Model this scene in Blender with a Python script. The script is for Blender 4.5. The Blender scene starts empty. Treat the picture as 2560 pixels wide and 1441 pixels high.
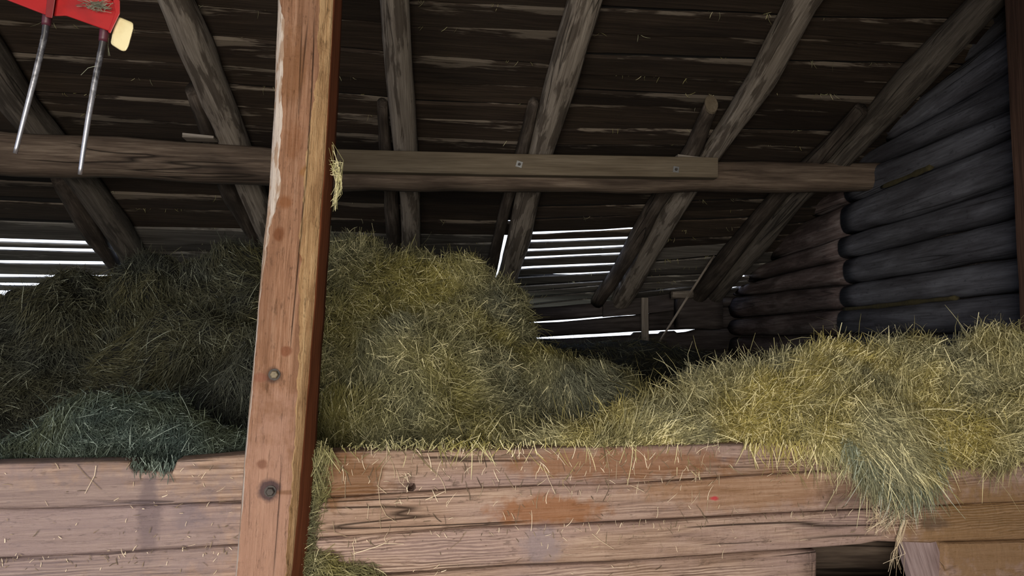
import bpy, bmesh, math, random
import numpy as np
from mathutils import Vector, Matrix

random.seed(7)
rng = np.random.default_rng(11)
SC = bpy.context.scene
COL = SC.collection

# ------------------------------------------------------------------ camera
W, H, F = 2560.0, 1441.0, 1900.0
PITCH, YAW, ROLL = math.radians(4.8), math.radians(6.75), math.radians(1.1)
EYE = np.array([0.0, 0.0, 1.6])
fh = np.array([math.sin(YAW), math.cos(YAW), 0.0])          # horizontal forward
r0 = np.array([math.cos(YAW), -math.sin(YAW), 0.0])         # horizontal right
zz = np.array([0.0, 0.0, 1.0])
FW = fh * math.cos(PITCH) + zz * math.sin(PITCH)
u0 = zz * math.cos(PITCH) - fh * math.sin(PITCH)
RT = r0 * math.cos(ROLL) + u0 * math.sin(ROLL)
UP = u0 * math.cos(ROLL) - r0 * math.sin(ROLL)
cam_d = bpy.data.cameras.new('camera')
cam_d.sensor_width = 36.0
cam_d.lens = 36.0 * F / W
cam_d.clip_start = 0.05
cam = bpy.data.objects.new('camera', cam_d)
COL.objects.link(cam)
M = Matrix(((RT[0], UP[0], -FW[0], EYE[0]), (RT[1], UP[1], -FW[1], EYE[1]), (RT[2], UP[2], -FW[2], EYE[2]), (0, 0, 0, 1)))
cam.matrix_world = M
SC.camera = cam

# ------------------------------------------------------------------ sky
SKY = 2.6
DOOR_POWER = 370.0
LEFT_POWER = 30.0
wd = bpy.data.worlds.new('sky')
SC.world = wd
wd.use_nodes = True
nt = wd.node_tree
nt.nodes.clear()
wo = nt.nodes.new('ShaderNodeOutputWorld')
bg = nt.nodes.new('ShaderNodeBackground')
tc = nt.nodes.new('ShaderNodeTexCoord')
sx = nt.nodes.new('ShaderNodeSeparateXYZ')
rp = nt.nodes.new('ShaderNodeValToRGB')
mr = nt.nodes.new('ShaderNodeMapRange')
mr.inputs[1].default_value = -1
mr.inputs[2].default_value = 1
nt.links.new(tc.outputs['Generated'], sx.inputs[0])
nt.links.new(sx.outputs[2], mr.inputs[0])
nt.links.new(mr.outputs[0], rp.inputs[0])
cr = rp.color_ramp
cr.elements[0].position = 0.0
cr.elements[0].color = (0.34, 0.36, 0.33, 1)
cr.elements[1].position = 1.0
cr.elements[1].color = (0.42, 0.60, 1.0, 1)
for p_, c_ in ((0.49, (0.30, 0.34, 0.30, 1)), (0.502, (0.86, 0.91, 1.0, 1)), (0.62, (0.74, 0.84, 1.0, 1))):
    e = cr.elements.new(p_)
    e.color = c_
nt.links.new(rp.outputs[0], bg.inputs[0])
bg.inputs[1].default_value = SKY
nt.links.new(bg.outputs[0], wo.inputs[0])


def area(name, loc, aim, sx_, sy_, power, col):
    d = bpy.data.lights.new(name, 'AREA')
    d.shape = 'RECTANGLE'
    d.size, d.size_y = sx_, sy_
    d.energy = power
    d.color = col
    o = bpy.data.objects.new(name, d)
    COL.objects.link(o)
    o.location = loc
    o.rotation_euler = (Vector(aim) - Vector(loc)).to_track_quat('-Z', 'Z').to_euler()
    return o


# daylight entering by the open barn door behind the camera and by a hatch in the left wall
area('door_daylight', (-0.9, -2.95, 1.25), (-0.4, 3.0, 1.2), 3.0, 2.2, DOOR_POWER, (1.0, 0.93, 0.82))
area('hatch_daylight', (-5.9, 0.2, 1.9), (0.5, 3.4, 1.6), 1.2, 1.2, LEFT_POWER, (0.66, 0.74, 1.0))

vs = SC.view_settings
vs.view_transform = 'Standard'
vs.look = 'None'
vs.exposure = 0.0
vs.gamma = 1.0
vs.use_curve_mapping = False


# ------------------------------------------------------------------ helpers: pixels and planes
def ray(u, v):
    d = FW * F + RT * (u - W / 2) - UP * (v - H / 2)
    return d / F


def at_depth(u, v, d):
    return EYE + ray(u, v) * d


def on_plane(u, v, p, n):
    d = ray(u, v)
    return EYE + d * (np.dot(p - EYE, n) / np.dot(d, n))


def project(P):
    q = np.asarray(P) - EYE
    z = q @ FW
    return W / 2 + F * (q @ RT) / z, H / 2 - F * (q @ UP) / z, z


def pl(poly, x):
    xs = [a[0] for a in poly]
    ys = [a[1] for a in poly]
    if x <= xs[0]:
        return ys[0] + (ys[1] - ys[0]) / (xs[1] - xs[0]) * (x - xs[0]) if len(xs) > 1 else ys[0]
    if x >= xs[-1]:
        return ys[-1] + (ys[-1] - ys[-2]) / (xs[-1] - xs[-2]) * (x - xs[-1]) if len(xs) > 1 else ys[-1]
    return float(np.interp(x, xs, ys))


def vnoise(P, seed=0):
    P = np.asarray(P, float) + seed * 17.31
    i = np.floor(P).astype(np.int64)
    f = P - i
    f = f * f * (3 - 2 * f)
    out = np.zeros(len(P))
    for dx in (0, 1):
        for dy in (0, 1):
            for dz in (0, 1):
                h = (i[:, 0] + dx) * 374761393 + (i[:, 1] + dy) * 668265263 + (i[:, 2] + dz) * 2147483647 + seed * 974711
                h = (h ^ (h >> 13)) * 1274126177
                h = (h ^ (h >> 16)) & 0xFFFFFF
                w = (f[:, 0] if dx else 1 - f[:, 0]) * (f[:, 1] if dy else 1 - f[:, 1]) * (f[:, 2] if dz else 1 - f[:, 2])
                out += w * (h / float(0xFFFFFF) * 2 - 1)
    return out


def nrm(v):
    v = np.asarray(v, float)
    return v / (np.linalg.norm(v) + 1e-12)


# ------------------------------------------------------------------ helpers: objects
MW = {}


def frame(origin, xdir, zhint=(0, 0, 1)):
    x = nrm(xdir)
    z = np.asarray(zhint, float)
    z = nrm(z - x * np.dot(x, z))
    y = np.cross(z, x)
    m = np.eye(4)
    m[:3, 0], m[:3, 1], m[:3, 2], m[:3, 3] = x, y, z, origin
    return m


def place(o, m, parent=None):
    MW[o.name] = m
    if parent is not None:
        o.parent = parent
        m = np.linalg.inv(MW[parent.name]) @ m
    o.matrix_basis = Matrix(m.tolist())


def obj(name, verts, faces, mats, m=None, parent=None, smooth=False, midx=None):
    """verts in world space; m is the 4x4 frame of the object"""
    if m is None:
        m = np.eye(4)
        m[:3, 3] = np.mean(np.asarray(verts), axis=0)
    V = np.asarray(verts, float)
    L = (V - m[:3, 3]) @ m[:3, :3]
    me = bpy.data.meshes.new(name)
    me.from_pydata(L.tolist(), [], [list(map(int, f)) for f in faces])
    if not isinstance(mats, (list, tuple)):
        mats = [mats]
    for k in mats:
        me.materials.append(k)
    if midx is not None:
        me.polygons.foreach_set('material_index', np.asarray(midx, np.int32))
    if smooth:
        me.polygons.foreach_set('use_smooth', np.ones(len(me.polygons), bool))
    me.update()
    o = bpy.data.objects.new(name, me)
    COL.objects.link(o)
    place(o, m, parent)
    return o


def empty(name, loc):
    o = bpy.data.objects.new(name, None)
    o.empty_display_size = 0.1
    COL.objects.link(o)
    m = np.eye(4)
    m[:3, 3] = loc
    place(o, m)
    return o


def tag(o, label=None, cat=None, group=None, kind=None):
    for k, v in (('label', label), ('category', cat), ('group', group), ('kind', kind)):
        if v:
            o[k] = v
    return o


def se_ring(n, e):
    t = (np.arange(n) + 0.5) * 2 * math.pi / n
    c, s = np.cos(t), np.sin(t)
    return np.sign(c) * np.abs(c) ** (2.0 / e), np.sign(s) * np.abs(s) ** (2.0 / e)


def loft_faces(nr, n):
    f = []
    for i in range(nr - 1):
        for j in range(n):
            k = (j + 1) % n
            f.append((i * n + j, i * n + k, (i + 1) * n + k, (i + 1) * n + j))
    f.append(tuple(range(n - 1, -1, -1)))
    f.append(tuple((nr - 1) * n + j for j in range(n)))
    return f


def resample(P, R, step):
    P = np.asarray(P, float)
    R = np.asarray(R, float)
    s = np.concatenate([[0], np.cumsum(np.linalg.norm(np.diff(P, axis=0), axis=1))])
    n = max(3, int(s[-1] / step) + 1)
    t = np.linspace(0, s[-1], n)
    return np.stack([np.interp(t, s, P[:, k]) for k in range(3)], 1), np.interp(t, s, R)


def pole(name, pts, rad, mat, parent=None, n=14, e=2.2, step=0.12, amp=0.06, aspect=1.0, up=(0, 0, 1), seed=0, smooth=True, knots=0):
    """a log or rod along pts with radius rad per point (half width); aspect scales the height"""
    P, R = resample(pts, rad, step)
    m = frame(P[0], P[-1] - P[0], up)
    ca, sa = se_ring(n, e)
    V = []
    kn = [(random.uniform(0, len(P)), random.uniform(0, 2 * math.pi)) for _ in range(knots)]
    for i, (p, r) in enumerate(zip(P, R)):
        t = nrm(P[min(i + 1, len(P) - 1)] - P[max(i - 1, 0)])
        z = nrm(m[:3, 2] - t * np.dot(t, m[:3, 2]))
        y = np.cross(z, t)
        th = np.arctan2(sa, ca)
        nz = vnoise(np.stack([np.full(n, i * step * 1.6), ca * 1.2, sa * 1.2], 1), seed + 3)
        nz += 0.5 * vnoise(np.stack([np.full(n, i * step * 5), ca * 2.5, sa * 2.5], 1), seed + 9)
        k = 1 + amp * nz
        for (ki, kt) in kn:
            da = (th - kt + math.pi) % (2 * math.pi) - math.pi
            k += 0.16 * np.exp(-((i - ki) / 0.7) ** 2 - (da / 0.35) ** 2)
        V.append(p + np.outer(ca * r * k, y) + np.outer(sa * r * k * aspect, z))
    return obj(name, np.concatenate(V), loft_faces(len(P), n), mat, m, parent, smooth)


def slab_log(name, us, top, bot, plane, depth, mat, parent, e=6.0, n=16, gap=0.0, amp=0.006, seed=0, front=0.0, smooth=True, endcut=None):
    """hewn log between two seams traced on a plane: plane(u, v, off) gives the world point, the face is at off=front, the back at front+depth"""
    ca, sa = se_ring(n, e)
    V = []
    c_first = c_last = None
    nn = None
    for i, u in enumerate(us):
        a = plane(u, pl(top, u), front)
        b = plane(u, pl(bot, u), front)
        c = plane(u, 0.5 * (pl(top, u) + pl(bot, u)), front + depth)
        mid = (a + b) / 2
        if nn is None:
            nn = plane(u, 700, 1.0) - plane(u, 700, 0.0)
            nrml = plane.n
        z = (a - b)
        hh = np.linalg.norm(z) / 2 - gap
        z = nrm(z)
        cen = mid + nrml * depth / 2
        if c_first is None:
            c_first = cen
        c_last = cen
        R = cen + np.outer(ca * depth / 2, nrml) + np.outer(sa * hh, z)
        q = np.stack([R @ nrm(np.cross(nrml, zz)) * 2.2, R[:, 2] * 6, np.full(n, seed * 3.1)], 1)
        d = amp * (vnoise(q, seed + 1) + 0.6 * vnoise(q * 3.1, seed + 5))
        R = R + np.outer(d * -np.sign(ca) * np.abs(ca), nrml) + np.outer(d * sa, z)
        V.append(R)
    m = frame(c_first, c_last - c_first)
    return obj(name, np.concatenate(V), loft_faces(len(us), n), mat, m, parent, smooth)


class Plane:
    def __init__(self, p, n):
        self.p, self.n = np.asarray(p, float), nrm(n)

    def __call__(self, u, v, off=0.0):
        return on_plane(u, v, self.p + self.n * off, self.n)


def box_pts(c, ex, ey, ez):
    c = np.asarray(c, float)
    return [c + ex * sx_ + ey * sy_ + ez * sz_ for sx_ in (-1, 1) for sy_ in (-1, 1) for sz_ in (-1, 1)]


BOXF = [(0, 1, 3, 2), (4, 6, 7, 5), (0, 4, 5, 1), (2, 3, 7, 6), (0, 2, 6, 4), (1, 5, 7, 3)]


def bevel_obj(o, w, seg=2):
    bm = bmesh.new()
    bm.from_mesh(o.data)
    bmesh.ops.bevel(bm, geom=list(bm.edges), offset=w, segments=seg, affect='EDGES', profile=0.5)
    bmesh.ops.recalc_face_normals(bm, faces=bm.faces)
    bm.to_mesh(o.data)
    bm.free()
    return o


# ------------------------------------------------------------------ materials
def S(h):
    h = h.lstrip('#')
    c = [int(h[i:i + 2], 16) / 255 for i in (0, 2, 4)]
    return tuple(x / 12.92 if x <= 0.04045 else ((x + 0.055) / 1.055) ** 2.4 for x in c) + (1,)


class N:
    def __init__(self, name):
        self.mat = bpy.data.materials.new(name)
        self.mat.use_nodes = True
        self.t = self.mat.node_tree
        self.t.nodes.clear()
        self.out = self.t.nodes.new('ShaderNodeOutputMaterial')
        self.bsdf = self.t.nodes.new('ShaderNodeBsdfPrincipled')
        self.t.links.new(self.bsdf.outputs[0], self.out.inputs[0])

    def n(self, typ, ins=None, **kw):
        x = self.t.nodes.new(typ)
        for k, v in kw.items():
            setattr(x, k, v)
        for k, v in (ins or {}).items():
            self.set(x.inputs[k], v)
        return x

    def set(self, sock, v):
        if isinstance(v, bpy.types.NodeSocket):
            self.t.links.new(v, sock)
        else:
            sock.default_value = v

    def math(self, op, a, b=0.0, clamp=False):
        x = self.n('ShaderNodeMath', {0: a, 1: b}, operation=op)
        x.use_clamp = clamp
        return x.outputs[0]

    def mix(self, fac, a, b, blend='MIX'):
        x = self.n('ShaderNodeMix', data_type='RGBA', blend_type=blend)
        self.set(x.inputs[0], fac)
        self.set(x.inputs[6], a)
        self.set(x.inputs[7], b)
        return x.outputs[2]

    def ramp(self, fac, stops):
        x = self.n('ShaderNodeValToRGB')
        r = x.color_ramp
        for i, (p, c) in enumerate(stops):
            if isinstance(c, (int, float)):
                c = (c, c, c, 1)
            el = r.elements[i] if i < 2 else r.elements.new(p)
            el.position = p
            el.color = c
        self.set(x.inputs[0], fac)
        return x.outputs[0]

    def noise(self, vec, scale, detail=4, rough=0.55, dist=0.0):
        x = self.n('ShaderNodeTexNoise', {'Scale': scale, 'Detail': detail, 'Roughness': rough, 'Distortion': dist})
        self.set(x.inputs['Vector'], vec)
        return x.outputs[0]

    def scaled(self, vec, s):
        x = self.n('ShaderNodeMapping', {'Scale': s})
        self.set(x.inputs['Vector'], vec)
        return x.outputs[0]


def wood(name, dark, mid, light, blot=None, blot_amt=0.5, blot_scale=(0.9, 4, 4), across=30.0, along=1.6, cracks=0.6, bump=0.5,
         rough=0.85, vary=0.3, stains_and_light=(), frost=None, blot_edge=(0.42, 0.62), hew=0.0, rings=0.0, speck=0.0, spec=0.2):
    k = N(name)
    tcn = k.n('ShaderNodeTexCoord')
    oi = k.n('ShaderNodeObjectInfo')
    off = k.n('ShaderNodeVectorMath', {0: oi.outputs['Random'], 1: (37.0, 19.0, 53.0)}, operation='MULTIPLY').outputs[0]
    vec = k.n('ShaderNodeVectorMath', {0: tcn.outputs['Object'], 1: off}, operation='ADD').outputs[0]
    A = k.noise(k.scaled(vec, (along, across, across)), 1.0, 5, 0.6, 0.5)
    C = k.noise(k.scaled(vec, (along * 3, across * 4, across * 4)), 1.0, 3, 0.6)
    B = k.noise(k.scaled(vec, blot_scale), 1.0, 5, 0.6, 0.3)
    g = k.math('ADD', k.math('MULTIPLY', A, 0.62), k.math('MULTIPLY', C, 0.38))
    if rings:
        wv = k.n('ShaderNodeTexWave', {'Scale': 26.0, 'Distortion': 9.0, 'Detail': 3.0, 'Detail Scale': 0.7}, wave_type='BANDS', bands_direction='Z')
        k.set(wv.inputs['Vector'], k.scaled(vec, (0.22, 1, 1)))
        msk = k.ramp(k.noise(k.scaled(vec, (0.5, 5, 5)), 1.3, 2), [(0.48, 0.0), (0.62, 1.0)])
        g = k.math('ADD', g, k.math('MULTIPLY', k.math('MULTIPLY', k.math('SUBTRACT', wv.outputs['Fac'], 0.5), rings), msk))
    col = k.ramp(g, [(0.30, dark), (0.68, light), (0.48, mid)])
    if blot:
        col = k.mix(k.math('MULTIPLY', k.ramp(B, [(blot_edge[0], 0.0), (blot_edge[1], 1.0)]), blot_amt), col, blot)
    hgt = g
    if cracks:
        D = k.noise(k.scaled(vec, (0.28, 7, 7)), 1.0, 2, 0.5, 0.2)
        dd = k.math('ABSOLUTE', k.math('SUBTRACT', D, 0.5))
        ck = k.ramp(dd, [(0.0, 1.0), (0.011, 0.0)])
        on = k.ramp(k.noise(k.scaled(vec, (1.1, 2, 2)), 1.0, 1), [(0.50, 0.0), (0.58, 1.0)])
        ck = k.math('MULTIPLY', k.math('MULTIPLY', ck, on), cracks)
        col = k.mix(ck, col, tuple(c * 0.25 for c in dark[:3]) + (1,))
        hgt = k.math('SUBTRACT', hgt, k.math('MULTIPLY', ck, 1.2))
    if hew:
        hw = k.noise(k.scaled(vec, (16, 7, 7)), 1.0, 4, 0.65, 0.6)
        nk = k.ramp(k.noise(k.scaled(vec, (9, 55, 55)), 1.0, 4, 0.75), [(0.60, 0.0), (0.72, 1.0)])
        hgt = k.math('ADD', hgt, k.math('MULTIPLY', hw, hew))
        hgt = k.math('SUBTRACT', hgt, k.math('MULTIPLY', nk, hew * 0.35))
        col = k.mix(k.math('MULTIPLY', nk, 0.35), col, dark)
    if speck:
        sp = k.ramp(k.noise(k.scaled(vec, (14, 40, 40)), 1.0, 3, 0.7), [(0.60, 0.0), (0.68, 1.0)])
        col = k.mix(k.math('MULTIPLY', sp, speck), col, tuple(c * 0.3 for c in dark[:3]) + (1,))
    if frost:
        sg = k.n('ShaderNodeSeparateXYZ')
        k.set(sg.inputs[0], tcn.outputs['Generated'])
        fz = k.noise(k.scaled(vec, (1.1, 6, 6)), 1.0, 5, 0.65)
        fz2 = k.noise(k.scaled(vec, (3.0, 60, 60)), 1.0, 3, 0.65)
        edge = k.math('ADD', sg.outputs[1], k.math('MULTIPLY', k.math('SUBTRACT', fz, 0.5), 2.1))
        edge = k.math('ADD', edge, k.math('MULTIPLY', k.math('SUBTRACT', fz2, 0.5), 0.9))
        fr = k.ramp(edge, [(0.86, 0.0), (1.32, 1.0)])
        col = k.mix(k.math('MULTIPLY', fr, frost[1]), col, frost[0])
    if stains_and_light:
        pos = k.n('ShaderNodeNewGeometry').outputs['Position']
        wob = k.noise(pos, 18.0, 3, 0.6)
        for (c, rad, sc, amt) in stains_and_light:
            dv = k.n('ShaderNodeVectorMath', {0: pos, 1: tuple(c)}, operation='SUBTRACT').outputs[0]
            dv = k.n('ShaderNodeVectorMath', {0: dv, 1: tuple(1.0 / r for r in rad)}, operation='MULTIPLY').outputs[0]
            ln = k.n('ShaderNodeVectorMath', {0: dv}, operation='LENGTH').outputs['Value']
            ln = k.math('ADD', ln, k.math('MULTIPLY', k.math('SUBTRACT', wob, 0.5), 1.3))
            fs = k.math('MULTIPLY', k.ramp(ln, [(0.55, 1.0), (1.05, 0.0)]), amt)
            col = k.mix(fs, col, sc)
    rv = k.n('ShaderNodeMapRange', {0: oi.outputs['Random'], 3: 1 - vary, 4: 1 + vary}).outputs[0]
    col = k.mix(1.0, col, rv, 'MULTIPLY')
    k.set(k.bsdf.inputs['Base Color'], col)
    k.bsdf.inputs['Roughness'].default_value = rough
    k.bsdf.inputs['Specular IOR Level'].default_value = spec
    b = k.n('ShaderNodeBump', {'Strength': bump, 'Distance': 0.012, 'Height': hgt})
    k.set(k.bsdf.inputs['Normal'], b.outputs[0])
    return k.mat


def plain(name, col, rough=0.6, metal=0.0, noise_amt=0.3, scale=30.0, col2=None, bump=0.1):
    k = N(name)
    tcn = k.n('ShaderNodeTexCoord')
    f = k.noise(tcn.outputs['Object'], scale, 5, 0.6)
    c2 = col2 or tuple(c * 0.4 for c in col[:3]) + (1,)
    k.set(k.bsdf.inputs['Base Color'], k.mix(k.math('MULTIPLY', k.ramp(f, [(0.45, 0.0), (0.65, 1.0)]), noise_amt), col, c2))
    k.bsdf.inputs['Roughness'].default_value = rough
    k.bsdf.inputs['Metallic'].default_value = metal
    k.set(k.bsdf.inputs['Normal'], k.n('ShaderNodeBump', {'Strength': bump, 'Distance': 0.005, 'Height': f}).outputs[0])
    return k.mat


def hay_mat(name, yel, grn, core, pale, scale=1.4, bias=0.0):
    k = N(name)
    pos = k.n('ShaderNodeNewGeometry').outputs['Position']
    at = k.n('ShaderNodeAttribute', attribute_name='tint').outputs['Fac']
    f = k.noise(pos, scale, 3, 0.55, 0.4)
    base = k.mix(k.ramp(f, [(0.36 + bias, 0.0), (0.66 + bias, 1.0)]), grn, yel)
    st = k.mix(k.ramp(at, [(0.72, 0.0), (1.0, 1.0)]), base, pale)
    mul = k.ramp(at, [(0.0, 0.3), (0.8, 1.45), (0.4, 0.85)])
    st = k.mix(1.0, st, mul, 'MULTIPLY')
    k.set(k.bsdf.inputs['Base Color'], st)
    k.bsdf.inputs['Roughness'].default_value = 0.7
    k.bsdf.inputs['Specular IOR Level'].default_value = 0.25
    tr = k.n('ShaderNodeBsdfTranslucent', {'Color': st})
    mx = k.n('ShaderNodeMixShader', {0: 0.22, 1: k.bsdf.outputs[0], 2: tr.outputs[0]})
    k.t.links.new(mx.outputs[0], k.out.inputs[0])
    # packed inside of the heap
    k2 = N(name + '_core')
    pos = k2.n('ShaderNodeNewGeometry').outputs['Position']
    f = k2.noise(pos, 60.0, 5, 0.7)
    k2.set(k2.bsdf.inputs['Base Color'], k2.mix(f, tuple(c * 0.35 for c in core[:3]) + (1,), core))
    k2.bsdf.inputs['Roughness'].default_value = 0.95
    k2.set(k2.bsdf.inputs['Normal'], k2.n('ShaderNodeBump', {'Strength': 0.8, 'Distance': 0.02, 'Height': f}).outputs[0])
    return [k.mat, k2.mat]


# ------------------------------------------------------------------ key planes
Dp = 5.3                                                     # camera depth of the purlin at mid frame
YP = at_depth(1280, 428, Dp)[1]
PUR = Plane((0, YP, 0), (0, 1, 0))
SLOPE = math.atan((1571 - H / 2) / F) - PITCH
TS = math.tan(SLOPE)
RD = 0.18
z_seat = PUR(1280, 376)[2]
rn = np.array([0, math.sin(SLOPE), math.cos(SLOPE)])         # roof normal, upwards
p_top = np.array([0, YP, z_seat]) + rn * RD                   # plane of the boards' undersides
ROOF = Plane(p_top, rn)
RMID = Plane(p_top - rn * RD * 0.5, rn)


def roof_z(y, off=0.0):
    return p_top[2] - TS * (y - YP) + off / math.cos(SLOPE)


e_pt = RMID(1545, 757)
YB = e_pt[1]
BACK = Plane((0, YB, 0), (0, 1, 0))
corner = BACK(1822, 850)
XW = corner[0]
SIDE = Plane((XW, 0, 0), (1, 0, 0))
cdir = nrm(r0 * 5.1 + fh)
cn = np.array([-cdir[1], cdir[0], 0.0])
CRIB = Plane(at_depth(1280, 1125, 3.1), cn)
print('KEY planes: purlin y %.2f eave y %.2f wall x %.2f slope %.1f' % (YP, YB, XW, math.degrees(SLOPE)))

# ------------------------------------------------------------------ wood kinds
W_board = wood('dark roof board', S('211a16'), S('30271f'), S('43372e'), blot=S('1d1613'), blot_amt=0.6, across=60, frost=(S('786d61'), 0.62), vary=0.35, cracks=0.4, bump=0.4, blot_scale=(0.7, 5, 5))
W_eave = wood('grey eave board', S('37332f'), S('5a5550'), S('7a756f'), blot=S('2f2a26'), blot_amt=0.6, across=60, frost=(S('9c978f'), 0.6), vary=0.35, cracks=0.4, bump=0.4, blot_scale=(0.7, 5, 5))
W_rafter = wood('weathered rafter pole', S('5c534b'), S('80766c'), S('a0968b'), blot=S('3a312a'), blot_amt=0.7, blot_scale=(2.2, 16, 16), blot_edge=(0.5, 0.56), across=60, cracks=0.8, bump=0.6, vary=0.14)
W_shade_rafter = wood('shade darkened rafter pole', S('3c3631'), S('575049'), S('716961'), blot=S('2a2521'), blot_amt=0.6, blot_scale=(2.2, 14, 14), blot_edge=(0.48, 0.56), across=60, cracks=0.8, bump=0.6, vary=0.05)  # shade on the wall-side rafter put into the colour; leftmost rafter shares it
W_bark = wood('dark bark pole', S('2c2621'), S('463d36'), S('6a6058'), blot=S('231d19'), blot_amt=0.7, blot_scale=(2.5, 9, 9), across=20, cracks=0.7, bump=0.8, vary=0.2)
W_purlin = wood('smoky purlin', S('372d26'), S('5b4d42'), S('7d6e60'), blot=S('2c231d'), blot_amt=0.7, across=26, cracks=0.9, bump=0.6, vary=0.1)
W_timber = wood('sawn grey timber', S('4a4136'), S('675c4d'), S('7a6e5e'), blot=S('4f4333'), blot_amt=0.5, across=40, cracks=0.3, bump=0.25, vary=0.05)
W_side = wood('blue grey log', S('3a393d'), S('56565d'), S('70717a'), blot=S('2c292e'), blot_amt=0.6, blot_scale=(1.6, 6, 6), across=22, cracks=0.7, bump=0.45, vary=0.12, speck=0.4)
W_side2 = wood('brown log end piece', S('3c3331'), S('5a4d4b'), S('79706e'), blot=S('2e2422'), blot_amt=0.75, blot_scale=(2.2, 9, 9), across=22, cracks=0.7, bump=0.5, vary=0.12, speck=0.4)
W_back = wood('dark back log', S('2b2624'), S('433c3a'), S('5f5856'), blot=S('211c1a'), blot_amt=0.6, across=24, cracks=0.6, bump=0.6, vary=0.15)


def cst(u, v, ru, rv, col, amt):
    p = CRIB(u, v)
    a = np.linalg.norm(CRIB(u + ru, v) - p)
    b = np.linalg.norm(CRIB(u, v + rv) - p)
    return (p, (a, 0.4, b), S(col), amt)


crib_stains_and_light = [cst(200, 1330, 560, 230, '85777a', 0.6), cst(1370, 1278, 170, 46, '8f5c35', 0.75), cst(1560, 1160, 330, 50, '8e6242', 0.7), cst(840, 1200, 150, 90, '7a5433', 0.75),  # includes left mauve light and the post's cast shade, painted among the stains
               cst(1880, 1225, 300, 60, '99704c', 0.5), cst(2480, 1330, 240, 170, '8d6c44', 0.75), cst(2150, 1230, 120, 70, '57463f', 0.5),
               cst(370, 1300, 34, 130, '6b5d60', 0.6), cst(480, 1290, 50, 40, '766a70', 0.5), cst(1787, 1247, 13, 8, 'c03040', 0.8),
               cst(1355, 1360, 60, 60, '8d8084', 0.6), cst(2335, 1310, 40, 20, '5d4e44', 0.6)]
W_crib = wood('worn crib log', S('5c4638'), S('a08472'), S('cdb29e'), blot=S('a88f8a'), blot_amt=0.55, blot_scale=(1.2, 5, 5), across=62, along=2.0,
              cracks=0.9, bump=0.8, vary=0.05, stains_and_light=crib_stains_and_light, rings=0.4, speck=0.4, hew=0.8)


def pst(u, v, ru, rv, col, amt):
    p = CRIB(u, v, -0.2)
    a = np.linalg.norm(CRIB(u + ru, v, -0.2) - p)
    b = np.linalg.norm(CRIB(u, v + rv, -0.2) - p)
    return (p, (a, 0.3, b), S(col), amt)


post_stains = [pst(660, 1330, 120, 420, 'b08a78', 0.6), pst(686, 940, 26, 26, '3c2b26', 0.8), pst(674, 1226, 34, 32, '3a3038', 0.85), pst(715, 1232, 40, 8, '6e4a30', 0.6), pst(697, 586, 18, 20, '6e4228', 0.8),
               pst(716, 878, 16, 15, '7b4c35', 0.8), pst(655, 1162, 19, 17, '7a5342', 0.8), pst(735, 345, 30, 60, '7a4d2f', 0.5), pst(730, 170, 40, 110, '7d5434', 0.5),
               pst(712, 505, 22, 22, '7c4c2c', 0.7), pst(758, 640, 14, 22, '7d5030', 0.6), pst(650, 945, 22, 14, '804f3e', 0.6), pst(765, 430, 18, 18, '8a6034', 0.7)]
W_post = wood('rust brown hewn post', S('664936'), S('926b53'), S('b08c74'), blot=S('795641'), blot_amt=0.5, blot_scale=(1.6, 9, 9), blot_edge=(0.46, 0.56), across=60, along=2.6,
              cracks=0.6, bump=0.9, vary=0.0, stains_and_light=post_stains, speck=0.4, hew=0.9)
W_wane = wood('tan wane of post', S('785c3c'), S('a88560'), S('c8a880'), blot=S('886647'), blot_amt=0.7, blot_scale=(4, 22, 22), blot_edge=(0.47, 0.57), across=60, along=3.0, cracks=0.6, bump=0.8, vary=0.0, speck=0.5, hew=0.8)
W_lit_edge = wood('pale lit post edge', S('9a8a80'), S('c6b8ae'), S('e2d6cc'), blot=S('9c7c62'), blot_amt=0.8, blot_scale=(7, 40, 40), blot_edge=(0.48, 0.56), across=60, cracks=0.4, bump=0.8, vary=0.0, hew=0.6)  # light falling on the left edge, painted as a pale colour
W_red = wood('shaded red brown post side', S('5c301c'), S('80482c'), S('96593a'), across=60, along=1.0, cracks=0.2, bump=0.2, vary=0.0)  # red brown wood, darkened in colour for the post's shaded side
W_stake = wood('grey stake', S('4d463f'), S('7a7168'), S('a39a90'), across=40, cracks=0.6, vary=0.1)
W_brace = wood('mauve rough board', S('6d5a58'), S('a48f8d'), S('bda9a7'), blot=S('5e4b48'), blot_amt=0.5, across=50, along=3, cracks=0.5, vary=0.0)
M_cover = plain('old shingle layer', S('1c1815'), 0.95)
M_floor = plain('trodden barn floor', S('5b4d3d'), 0.95, scale=6, bump=0.4)
M_steel = plain('zinc steel', S('9a9a9a'), 0.4, 0.7, 0.3, 60)
M_bolt = plain('dull brass bolt', S('7a6e58'), 0.65, 0.2, 0.6, 90)
M_rust = plain('dark rusty steel', S('453f3b'), 0.65, 0.3, 0.6, 80)
def tine_mat():
    k = N('worn tine steel')
    tcn = k.n('ShaderNodeTexCoord')
    sg = k.n('ShaderNodeSeparateXYZ')
    k.set(sg.inputs[0], tcn.outputs['Generated'])
    f = k.noise(k.scaled(tcn.outputs['Object'], (60, 60, 60)), 1.0, 4, 0.65)
    w = k.math('ADD', sg.outputs[0], k.math('MULTIPLY', k.math('SUBTRACT', f, 0.5), 0.9))
    w = k.ramp(w, [(0.25, 0.0), (0.85, 1.0)])
    k.set(k.bsdf.inputs['Base Color'], k.mix(w, S('2c2a2e'), S('b4b4bc')))
    k.set(k.bsdf.inputs['Metallic'], k.math('MULTIPLY', w, 0.9))
    k.bsdf.inputs['Roughness'].default_value = 0.38
    return k.mat


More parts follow.
